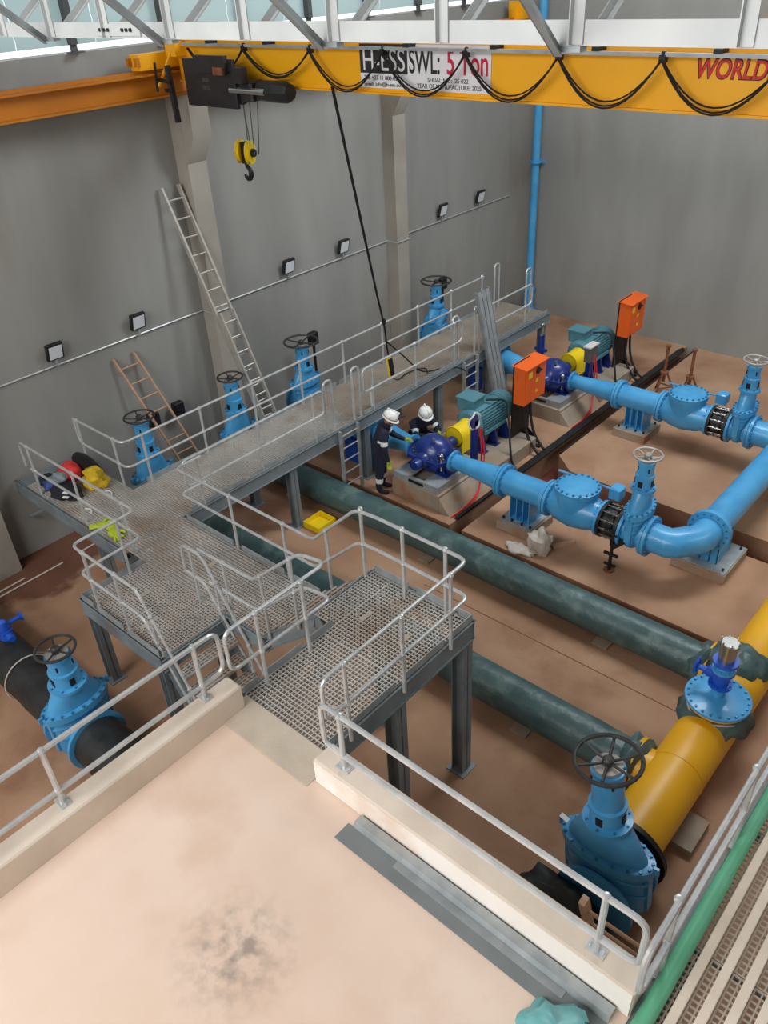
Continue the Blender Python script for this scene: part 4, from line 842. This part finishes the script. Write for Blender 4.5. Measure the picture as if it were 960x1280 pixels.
for s_ in (-1, 1): MB().lathe([(.14, -.04), (.17, -.03), (.14, 0), (.17, .03), (.14, .04)], 22, T(s_*.11, 0, .28) @ RZ(.5) @ AX['X']).build('sheave', 'guard', hb)
MB().box((-.05, -.05, .12), (.05, .05, .42)).lathe([(.06, -.2), (.06, .2)], 12, T(0, 0, .28) @ AX['X']).build('yoke', 'blackmetal', hb)
MB().tube([(.0, 0, .14), (0, 0, .06)] + [(.075*math.sin(a), 0, -.02+.085*math.cos(a)) for a in (0.2, .8, 1.4, 2.0, 2.6, 3.2, 3.8, 4.4)], [.035, .03, .03, .034, .038, .04, .04, .036, .03, .02], 10).build('hook', 'blackmetal', hb)
# pendant
pd = thing('pendant_control', 'yellow and black crane pendant control hanging on a long black cable', 'pendant', (-9.9, 10.9, 1.8))
MB().tube([(-8.6, 8.6, 7.1), (-8.95, 9.3, 5.4), (-9.4, 10.1, 3.7), (-9.62, 10.5, 2.9), (-9.78, 10.72, 2.35), (-9.85, 10.83, 2.1)], [.022, .022, .02, .018, .016, .014], 8).lathe([(.03, 0), (.035, .05), (.03, .1)], 8, T(-9.6, 10.47, 2.95)).build('cable', 'rubber', pd, world=True)
b_ = MB().bbox((-.045, -.05, -.2), (.045, .05, .2), .015, T(-9.86, 10.86, 1.9) @ RY(-.15)).build('body', 'guard', pd, world=True)
MB().bbox((.02, -.055, -.17), (.06, .055, .17), .01, T(-9.86, 10.86, 1.9) @ RY(-.15)).build('button_panel', 'black', pd, world=True)
tag(MB().tube(fillet([(-9.72, 10.62, 2.55), (-9.75, 11.2, 2.0), (-9.6, 11.5, 1.58), (-9.5, 12.0, 1.53), (-9.35, 12.4, 1.45), (-9.3, 12.6, 1.3)], .3), .014, 6).build('cable', 'rubber'), 'loose thin black cable lying over the walkway edge below the pendant', 'cable')
tag(MB().tube(fillet([(-9.86, 10.9, 1.66), (-9.85, 11.05, 1.53), (-9.95, 11.5, 1.52), (-9.8, 11.9, 1.52), (-9.6, 11.7, 1.515)], .15), .011, 6).build('cable', 'rubber'), 'short black cable tail trailing from the pendant onto the deck', 'cable')

# ------------------------------------------------------------------ roof truss
tr_ = thing('roof_truss', 'white steel roof truss crossing above the yellow girder', 'truss', (-4, 3.7, 8.09))
MB().box((-12.6, 3.7, 8.1), (3, 3.705, 8.195)).box((-12.6, 3.70, 8.094), (3, 3.78, 8.1)).box((-12.6, 3.775, 8.1), (3, 3.78, 8.19)).build('bottom_chord', 'trusswhite', tr_, world=True)
MB().box((-12.6, 3.64, 9.2), (3, 3.76, 9.26)).build('top_chord', 'trusswhite', tr_, world=True)
MB().box((-6.05, 3.685, 8.11), (-5.5, 3.7, 8.185)).build('splice_plate', 'trusswhite', tr_, world=True)
mb = MB()
for x in (-5.98, -5.93, -5.88, -5.7, -5.65, -5.6): mb.lathe([(.013, 0), (.013, .012)], 6, T(x, 3.685, 8.148) @ RX(PI/2))
mb.build('splice_bolts', 'blackmetal', tr_, world=True)
for k in range(-9, 6):
    x = -5.15+.76*k if k < 0 else -5.15+.756*k
    if x < -12.4: continue
    MB().box((x-.03, 3.66, 8.1), (x-.024, 3.70, 9.2)).box((x-.03, 3.69, 8.1), (x+.03, 3.698, 9.2)).build('vertical', 'trusswhite', tr_, world=True)
    d = Vector((0.02, .55, .42)); M = T(x+.05, 3.72, 8.12)
    q = d.to_track_quat('Z', 'X').to_matrix().to_4x4(); L = d.length*2
    MB().box((-.025, -.004, 0), (.025, .004, L), M @ q).box((-.025, -.004, 0), (-.018, .035, L), M @ q).build('rear_brace', 'trusswhite', tr_, world=True)
for k in range(-3, 4):
    x = -5.26+1.52*k
    if x < -12: continue
    d = Vector((0, -.42, .33)); q = d.to_track_quat('Z', 'X').to_matrix().to_4x4(); M = T(x, 3.68, 8.075)
    MB().box((-.028, -.004, 0), (.028, .004, 1.6), M @ q).box((-.028, -.04, 0), (-.021, .004, 1.6), M @ q).build('front_brace', 'galv', tr_, world=True)
    MB().box((x-.03, 3.68, 8.07), (x+.12, 3.74, 8.094)).build('cleat', 'galv', tr_, world=True)

# ------------------------------------------------------------------ wall: conduit + floodlights
cd = thing('conduit', 'thin grey cable conduit running level along the left wall', 'conduit', (-12.67, 10, 3.1))
p = [(-12.675, 2, 3.12)]
for y in (3.45, 8.75, 14.1): p += [(-12.675, y-.02, 3.12), (-12.36, y-.02, 3.12), (-12.36, y+.42, 3.12), (-12.675, y+.42, 3.12)]
p += [(-12.675, 19.04, 3.11)]
MB().tube(p, .016, 6).build('tube', 'galvrail', cd, world=True)
FLAB = ['square floodlight on the wall left of the rusty ladder, farther from the ladder', 'square floodlight on the wall just above the rusty ladder', 'square floodlight on the wall right of the tall ladder', 'square floodlight on the wall left of the pendant cable', 'square floodlight on the wall between the second column and the corner', 'square floodlight on the wall nearest the room corner']
for y, lab in zip((5.63, 7.26, 10.93, 12.56, 16.06, 17.61), FLAB):
    f = thing('floodlight', lab, 'floodlight', (-12.69, y, 3.14), 0, 'wall floodlights')
    M = T(.1, 0, .25) @ RY(.25)
    MB().bbox((-.15, -.15, 0), (.15, .15, .06), .01, M @ RY(PI/2) @ T(0, 0, -.03)).build('housing', 'blackmetal', f)
    MB().box((.035, -.115, -.115), (.04, .115, .115), M).build('lens', 'lens', f)
    MB().box((0, -.02, -.02), (.09, .02, 0)).box((.07, -.015, 0), (.09, .015, .12)).build('bracket', 'galv', f)

# ------------------------------------------------------------------ ladders
def ladder(lab, a, b, w, n, m, side, thick=.03, dp=.06):
    a = Vector(a); b = Vector(b); d = (b-a); L = d.length; u = d.normalized(); s = Vector(side).normalized(); nn = u.cross(s).normalized()
    t = thing('ladder', lab, 'ladder', tuple(a)); Mx = Matrix(((s.x, nn.x, u.x, 0), (s.y, nn.y, u.y, 0), (s.z, nn.z, u.z, 0), (0, 0, 0, 1)))
    for q in (-w/2, w/2): MB().box((q-thick/2, -dp/2, 0), (q+thick/2, dp/2, L), Mx).build('stile', m, t)
    for k in range(n): z = L*(k+.7)/(n+.4); MB().tube([(-w/2, 0, z), (w/2, 0, z)], .016, 6, M=Mx).build('rung', m, t)
    return t
la = ladder('tall aluminium extension ladder leaning on the wall over the first column', (-11.15, 9.1, 0), (-12.62, 8.47, 5.43), .36, 17, 'alu', (0, 1, 0.0), .04, .08)
lb = ladder('x', (-11.15, 9.1, 0), (-11.15-.882, 9.1-.348, 3.26), .30, 11, 'alu', (0, 1, .0), .035, .07)
for q in list(lb.children): q.parent = la; q.location = Vector((.075, -.02, .0)); q.name = 'lower_' + q.name.split('.')[0]
bpy.data.objects.remove(lb)
ladder('short rusty ladder leaning on the wall behind the first gate valve', (-12.0, 7.62, 0), (-12.66, 6.86, 2.86), .42, 9, 'wood', (.0, 1, 0), .035, .05)
ladder('short cream wooden ladder standing by the big valve behind the white kerb', (-1.02, 4.05, .0), (-1.06, 3.3, 2.6), .5, 9, 'wood', (1, .0, 0), .05, .08)

# ------------------------------------------------------------------ leaning cable tray
a = Vector((-9.1, 13.7, .12)); b = Vector((-9.36, 13.2, 2.85))
ctray = thing('cable_tray', 'galvanised perforated cable tray leaning on the walkway rail', 'cable tray', tuple(a))
u = (b-a); L = u.length; u.normalize(); s = Vector((.3, .95, 0)); s = (s-u*s.dot(u)).normalized(); nn = u.cross(s)
Mx = Matrix(((s.x, nn.x, u.x, 0), (s.y, nn.y, u.y, 0), (s.z, nn.z, u.z, 0), (0, 0, 0, 1)))
for q in (-.16, .16): MB().box((q-.005, -.05, 0), (q+.005, .05, L), Mx).build('side_wall', 'galv', ctray)
for q in (-.1, 0, .1): MB().box((q-.04, -.052, 0), (q+.04, -.047, L), Mx).box((q-.045, -.05, 0), (q-.035, -.015, L), Mx).build('strip', 'galv', ctray)

# ------------------------------------------------------------------ things on the walkway stub
def lt_(name, lab, cat, c, s_, seed, m, amp=.25, group=None): return tag(lump(MB(), c, s_, seed, amp, 22, .1).build(name, m, ang=60), lab, cat, group)
lt_('bag', 'red bag lying on the walkway end against the wall', 'bag', (-11.85, 4.95, 1.65), (.2, .19, .18), 2, 'redcloth')
lt_('bag', 'crumpled yellow bag lying on the walkway beside a black roll', 'bag', (-11.35, 5.12, 1.65), (.25, .19, .18), 3, 'yellowcloth', .5)
lt_('jacket', 'dark navy jacket heaped on the walkway end', 'clothing', (-11.5, 4.66, 1.57), (.34, .2, .1), 4, 'darkcloth', .4)
lt_('cap', 'grey blue cloth lying on the dark jacket at the walkway end', 'clothing', (-11.72, 4.68, 1.71), (.15, .13, .08), 6, 'greycloth', .4)
lt_('cloth', 'small blue cloth beside the grey cap', 'clothing', (-11.9, 4.6, 1.57), (.11, .12, .1), 7, 'bluecloth', .4)
lt_('shoe', 'black shoe by the outer post of the walkway end', 'shoe', (-12.08, 4.62, 1.58), (.12, .15, .1), 9, 'darkcloth', .2)
tag(MB().tube([(-12.2, 5.3, 1.65), (-12.0, 5.28, 1.66), (-11.75, 5.26, 1.66), (-11.52, 5.24, 1.65)], [.1, .135, .135, .11], 16).build('roll', 'black'), 'black rolled mat lying behind the red and yellow bags', 'roll')
j = None
for (x, y, r, lab) in ((-11.3, 4.55, .3, 'small white patch on the navy jacket, nearer the red bag'), (-11.22, 4.5, .5, 'small white patch on the navy jacket, nearer the deck edge')): tag(MB().box((-.05, -.025, 0), (.05, .025, .01), T(x, y, 1.655 if x < -11.25 else 1.63) @ RZ(r)).build('paper_scrap', 'white'), lab, 'scrap', 'white scraps')
def glove(c, rz, lab, seed):
    t = thing('glove', lab, 'glove', c, rz, 'lime work gloves')
    mb = MB(); lump(mb, (0, 0, .03), (.12, .09, .035), seed, .2, 16, .1)
    for k, (ln, a) in enumerate(((.11, .5), (.14, .2), (.15, 0), (.14, -.2))): mb.tube([(.07*math.cos(a), .07*math.sin(a)*1.2, .03), (.12*math.cos(a)+.02, .12*math.sin(a), .04), ((.1+ln)*math.cos(a), (.1+ln)*math.sin(a), .025)], [.024, .022, .016], 8)
    mb.tube([(0, .07, .03), (.05, .13, .035), (.1, .15, .025)], [.026, .022, .016], 8)
    mb.build('hand', 'glove', t, ang=60); MB().tube([(-.19, 0, .03), (-.08, 0, .035)], [.07, .06], 12, ry=.03).build('cuff', 'glove', t)
glove((-10.2, 4.5, 1.5), 1.0, 'lime glove lying on the grating at the rail corner, nearer the wall', 2)
glove((-9.88, 4.5, 1.5), -.3, 'lime glove lying on the grating at the rail corner, next to the platform', 5)
for (x, y, lab) in ((-10.95, 5.1, 'short bent white wire on the walkway beside the yellow bag'), (-10.75, 4.6, 'thin white strip on the walkway near the lime gloves')):
    tag(MB().tube(fillet([(x-.12, y, 1.507), (x, y+.05, 1.52), (x+.1, y-.02, 1.507)], .06), .01, 6).build('wire_scrap', 'white'), lab, 'scrap', 'white wire scraps')
# white plastic conduits on the floor by the wall
for a, b, lab in (((-11.95, 2.2, .02), (-11.97, 4.4, .02), 'thin white plastic conduit on the floor, farther from the wall column'), ((-12.05, 2.0, .02), (-12.1, 3.75, .02), 'thin white plastic conduit on the floor touching the wall column'), ((-12.0, 4.75, .02), (-12.05, 5.6, .02), 'short white plastic conduit on the floor under the walkway end')):
    tag(MB().tube([a, b], .014, 6).build('floor_conduit', 'whitepipe'), lab, 'conduit', 'white conduits on the floor')

# ------------------------------------------------------------------ floor clutter
t = thing('pipe_stand', 'black adjustable pipe stand under the nearer gate valve', 'stand', (-4.38, 9.86, .12)); t['label'] = 'black adjustable pipe stand under the blue valve before the mitred elbow'
MB().tube([(0, 0, .02), (0, 0, .75)], .03, 8).build('stem', 'blackmetal', t); MB().lathe([(.045, .5), (.045, .6)], 8).build('collar', 'blackmetal', t); MB().box((-.12, -.02, .3), (.12, .02, .34)).build('cross_pin', 'blackmetal', t); MB().box((-.1, -.02, .1), (.1, .02, .13)).build('cross_pin', 'blackmetal', t)
MB().box((-.1, -.1, .75), (.1, .1, .78)).prism([(-.02, .38), (.3, .72), (.3, .76), (-.02, .6)], -.02, .02, RX(PI/2)).build('saddle', 'blackmetal', t); MB().lathe([(.09, 0), (.09, .02)], 12).build('foot', 'rust', t)
def screw_stand(x, y, lab):
    t = thing('screw_stand', lab, 'stand', (x, y, .12), 0, 'rusty screw stands')
    for k in range(3): a = 2*PI*k/3+.4; MB().tube([(.28*math.cos(a), .28*math.sin(a), 0), (.06*math.cos(a), .06*math.sin(a), .5)], .022, 6).build('leg', 'rust', t)
    for k in range(3): a = 2*PI*k/3+.4; b2 = a+2*PI/3; MB().tube([(.2*math.cos(a), .2*math.sin(a), .18), (.2*math.cos(b2), .2*math.sin(b2), .18)], .014, 6).build('brace', 'rust', t)
    MB().lathe([(.09, .48), (.09, .54)], 10).build('collar', 'rust', t); MB().tube([(0, 0, .3), (0, 0, 1.12)], .035, 8).build('screw', 'rust', t); MB().lathe([(.06, 1.12), (.06, 1.15)], 8).build('head', 'rust', t)
screw_stand(-6.55, 16.25, 'rusty tripod screw stand standing beside the farther orange cabinet')
screw_stand(-6.0, 16.35, 'rusty tripod screw stand standing behind the far check valve lid')
t = lt_('plastic_bag', 'crumpled white plastic bag on the floor by the blue ribbed stand', 'bag', (-5.52, 9.62, .27), (.2, .15, .28), 11, 'whitebag', .6)
t = lt_('plastic_bag', 'flattened white plastic scrap beside the crumpled bag and green pipe', 'bag', (-5.75, 9.42, .15), (.26, .12, .07), 13, 'whitebag', .6)
tag(lump(MB(), (-1.0, 2.42, 2.5), (.26, .2, .1), 21, .4, 24, .1).build('plastic_bag', 'tealbag', ang=60), 'teal plastic bag at the end of the folded steel flashing', 'bag')
t = thing('tray', 'shallow yellow tray on the floor beside a walkway leg', 'tray', (-9.18, 8.0, 0))
MB().box((-.2, -.22, 0), (.2, .22, .03)).build('base', 'guard', t)
for (a, b) in (((-.2, -.22, .03), (-.18, .22, .12)), ((.18, -.22, .03), (.2, .22, .12)), ((-.18, -.22, .03), (.18, -.2, .12)), ((-.18, .2, .03), (.18, .22, .12))): MB().box(a, b).build('side', 'guard', t)
tag(MB().box((-.45, -.12, 0), (.45, .12, .04), T(-9.9, 6.9, 0) @ RZ(.3)).tube([(-9.8, 6.6, .03), (-9.9, 7.1, .05)], .02, 6).build('plank_scrap', 'wood'), 'short wood offcut on the floor under the walkway', 'wood')
tag(MB().box((-.2, -.04, 0), (.2, .04, .05), T(-5.3, 10.0, .12) @ RZ(1.0)).build('wood_block', 'wood'), 'small wood block beside the blue ribbed stand', 'wood')
tag(MB().box((-.015, -.05, 0), (.0, .05, .3), T(-9.5, 9.95, 1.5) @ RZ(.2) @ RY(-.12)).build('board', 'plastic'), 'small white board standing at the walkway edge above the standing worker', 'board')
t = thing('pressure_manifold', 'navy upright pipe with chrome gauge behind the pump next to the far wall', 'gauge', (-8.98, 15.0, .12))
MB().tube([(0, 0, 0), (0, 0, 1.25)], .07, 10).build('standpipe', 'navy', t); MB().tube([(0, 0, 1.25), (.02, 0, 1.45)], .03, 8).sph((.03, -.02, 1.5), .06, 10).build('gauge', 'stainless', t); MB().tube([(-.15, 0, .9), (.15, 0, .9)], .04, 8).build('cross_arm', 'navy', t)
# tag on the big valve
tag(MB().box((0, -.03, 0), (.1, .03, .004), T(-2.32, 4.86, 1.02) @ RY(.3)).build('paper_tag', 'white'), 'white paper tag tied to the shoulder of the big blue valve', 'tag')

# ------------------------------------------------------------------ people
def person(label, loc, rz, J, bands, holding=None):
    """J: dict of joints (local metres). One skinned surface, then faces take cloth/skin/glove/boot by place."""
    me = bpy.data.meshes.new('person'); names = list(J['pts'].keys()); idx = {n: i for i, n in enumerate(names)}
    me.from_pydata([J['pts'][n][0] for n in names], [(idx[a], idx[b]) for a, b in J['edges']], [])
    o = bpy.data.objects.new('person', me); col.objects.link(o)
    sk = o.modifiers.new('skin', 'SKIN'); sk.use_smooth_shade = True
    for n in names:
        r = J['pts'][n][1]; r = (r, r) if not isinstance(r, tuple) else r
        if n[:3] in ('hip', 'kne', 'ank', 'che', 'wai', 'pel') or n[:2] in ('el', 'sh'): r = (r[0]*1.17, r[1]*1.17)
        o.data.skin_vertices[0].data[idx[n]].radius = r
        o.data.skin_vertices[0].data[idx[n]].use_root = (n == 'pelvis')
    ss = o.modifiers.new('sub', 'SUBSURF'); ss.levels = 2; ss.render_levels = 2
    dg = bpy.context.evaluated_depsgraph_get(); dg.update()
    me2 = bpy.data.meshes.new_from_object(o.evaluated_get(dg)); bpy.data.objects.remove(o)
    for k in ('coverall', 'skin', 'glove', 'sole', 'reflective'): me2.materials.append(MATS[k])
    P = {n: Vector(J['pts'][n][0]) for n in names}
    for f in me2.polygons:
        c = f.center; best = min(names, key=lambda n: (P[n]-c).length - (J['pts'][n][1] if not isinstance(J['pts'][n][1], tuple) else max(J['pts'][n][1])))
        i = 0
        if best.startswith(('head', 'nose', 'chin', 'neck')): i = 1
        elif best.startswith(('hand', 'f')) and not best.startswith('foot'): i = 2
        elif best.startswith('foot'): i = 3
        for (pa, pb, t0, t1) in bands:
            A, B = P[pa], P[pb]; q = (c-A).dot(B-A)/(B-A).length_squared
            if t0 < q < t1 and (c-(A+(B-A)*q)).length < .12: i = 4
        f.material_index = i; f.use_smooth = True
    b = bpy.data.objects.new('person', me2); col.objects.link(b); b.location = loc; b.rotation_euler = (0, 0, rz); tag(b, label, 'person')
    # helmet
    hc = P['head']; d = (P['nose']-P['head']); d.z = 0; yaw = math.atan2(d.y, d.x); tilt = J.get('tilt', .5)
    M = T(*hc) @ RZ(yaw) @ RY(tilt) @ T(-.01, 0, .03)
    mb = MB(); mb.lathe([(.128, -.01), (.132, .03), (.125, .075), (.1, .115), (.06, .14), (.015, .15)], 22, M, 1.1, 1.0)
    mb.box((-.12, -.012, .1), (.12, .012, .156), M); hm = mb.build('helmet', 'helmet', b)
    MB().lathe([(.135, -.015), (.15, -.02), (.15, -.012), (.135, -.005)], 22, M @ T(.02, 0, 0), 1.12, 1.0).build('brim', 'helmet', b)
    MB().tube([tuple(M @ Vector((.142*math.cos(k*PI/12), .134*math.sin(k*PI/12), .02))) for k in range(24)], .006, 5, True).build('helmet_strap', 'ink', b)
    for s_ in (-1, 1):
        e = M @ Vector((.1, s_*.035, -.045)); MB().sph(tuple(e), .012, 8).build('eye', 'ink', b)
        e = M @ Vector((0, s_*.098, -.06)); MB().sph(tuple(e), .025, 8, s=(1, .5, 1.4)).build('ear', 'skin', b)
    return b
def hand(pts, edges, wrist, pre, d, side, sp=.022):
    """palm + five fingers from a wrist joint, d = forward direction, side = thumb direction"""
    W = Vector(pts[wrist][0]); d = Vector(d).normalized(); s_ = Vector(side); s_ = (s_-d*s_.dot(d)).normalized(); dn = d.cross(s_)
    pm = W+d*.07; pts['hand'+pre] = (tuple(pm), (.042, .022)); edges.append((wrist, 'hand'+pre))
    for k, ln in enumerate((.075, .085, .08, .06)):
        o = s_*(.032-.021*k); a = pm+d*.035+o; b = a+d*ln*.55+dn*.012; c = b+d*ln*.4+dn*.03
        pts['fa%s%d' % (pre, k)] = (tuple(a), .011); pts['fb%s%d' % (pre, k)] = (tuple(b), .0095); pts['fc%s%d' % (pre, k)] = (tuple(c), .0085)
        edges += [('hand'+pre, 'fa%s%d' % (pre, k)), ('fa%s%d' % (pre, k), 'fb%s%d' % (pre, k)), ('fb%s%d' % (pre, k), 'fc%s%d' % (pre, k))]
    a = W+d*.03+s_*.045; b = a+d*.04+s_*.025; pts['fta'+pre] = (tuple(a), .013); pts['ftb'+pre] = (tuple(b), .010)
    edges += [('hand'+pre, 'fta'+pre), ('fta'+pre, 'ftb'+pre)]
# local frame: +x is the way the person faces
def standing():
    p = {'pelvis': ((-.04, 0, .90), (.15, .12)), 'waist': ((-.03, 0, 1.04), (.15, .115)), 'chest': ((.05, 0, 1.24), (.17, .13)), 'collar': ((.10, 0, 1.37), (.12, .10)), 'neck': ((.15, 0, 1.43), .058), 'head': ((.21, 0, 1.53), (.095, .1)), 'nose': ((.32, 0, 1.475), .02), 'chin': ((.275, 0, 1.425), .045), 'headtop': ((.19, 0, 1.6), .085)}
    e = [('pelvis', 'waist'), ('waist', 'chest'), ('chest', 'collar'), ('collar', 'neck'), ('neck', 'head'), ('head', 'headtop'), ('head', 'nose'), ('neck', 'chin')]
    for s_, n in ((1, 'l'), (-1, 'r')):
        p.update({'hip'+n: ((-.03, s_*.1, .84), .105), 'knee'+n: ((.03*(s_+.2), s_*.11, .47), .075), 'ankle'+n: ((-.03+.03*s_, s_*.115, .09), .056), 'foot'+n: ((.06+.03*s_, s_*.12, .05), (.045, .045)), 'foott'+n: ((.16+.03*s_, s_*.125, .04), (.042, .036)), 'sh'+n: ((.09, s_*.19, 1.33), .075)})
        e += [('pelvis', 'hip'+n), ('hip'+n, 'knee'+n), ('knee'+n, 'ankle'+n), ('ankle'+n, 'foot'+n), ('foot'+n, 'foott'+n), ('collar', 'sh'+n), ('sh'+n, 'el'+n), ('el'+n, 'wr'+n)]
    p.update({'ell': ((.22, .25, 1.10), .056), 'wrl': ((.44, .16, 1.02), .04), 'elr': ((.09, -.27, 1.05), .056), 'wrr': ((.14, -.26, .82), .04)})
    hand(p, e, 'wrl', 'l', (1, -.2, -.1), (0, -.3, 1)); hand(p, e, 'wrr', 'r', (.15, 0, -1), (1, .2, 0)); return {'pts': p, 'edges': e, 'tilt': .5}
person('standing worker in navy coverall and white helmet bending towards the navy pump', (-8.9, 9.42, .12), .72, standing(), (('elr', 'shr', .25, .48), ('kneel', 'anklel', .3, .52), ('kneer', 'ankler', .3, .52), ('ell', 'shl', .25, .48)))
def squatting():
    p = {'pelvis': ((-.2, 0, .34), (.15, .13)), 'waist': ((-.13, 0, .48), (.145, .12)), 'chest': ((0, 0, .66), (.165, .13)), 'collar': ((.06, 0, .78), (.12, .1)), 'neck': ((.11, 0, .84), .058), 'head': ((.17, 0, .94), (.095, .1)), 'nose': ((.28, 0, .895), .02), 'chin': ((.235, 0, .845), .045), 'headtop': ((.15, 0, 1.0), .085)}
    e = [('pelvis', 'waist'), ('waist', 'chest'), ('chest', 'collar'), ('collar', 'neck'), ('neck', 'head'), ('head', 'headtop'), ('head', 'nose'), ('neck', 'chin')]
    for s_, n in ((1, 'l'), (-1, 'r')):
        p.update({'hip'+n: ((-.14, s_*.11, .32), .105), 'knee'+n: ((.22, s_*.17, .42), .078), 'ankle'+n: ((.02, s_*.15, .09), .056), 'foot'+n: ((.1, s_*.15, .05), .045), 'foott'+n: ((.2, s_*.16, .04), (.042, .036)), 'sh'+n: ((.05, s_*.19, .74), .075), 'el'+n: ((.24, s_*.25, .58), .056), 'wr'+n: ((.42, s_*.14, .62), .04)})
        e += [('pelvis', 'hip'+n), ('hip'+n, 'knee'+n), ('knee'+n, 'ankle'+n), ('ankle'+n, 'foot'+n), ('foot'+n, 'foott'+n), ('collar', 'sh'+n), ('sh'+n, 'el'+n), ('el'+n, 'wr'+n)]
    hand(p, e, 'wrl', 'l', (1, -.2, 0), (0, -.3, 1)); hand(p, e, 'wrr', 'r', (1, .2, 0), (0, .3, 1)); return {'pts': p, 'edges': e, 'tilt': .5}
person('crouching worker in navy coverall and white helmet half hidden behind the navy pump', (-9.22, 11.0, .12), -.35, squatting(), (('ell', 'shl', .25, .48), ('elr', 'shr', .25, .48)))
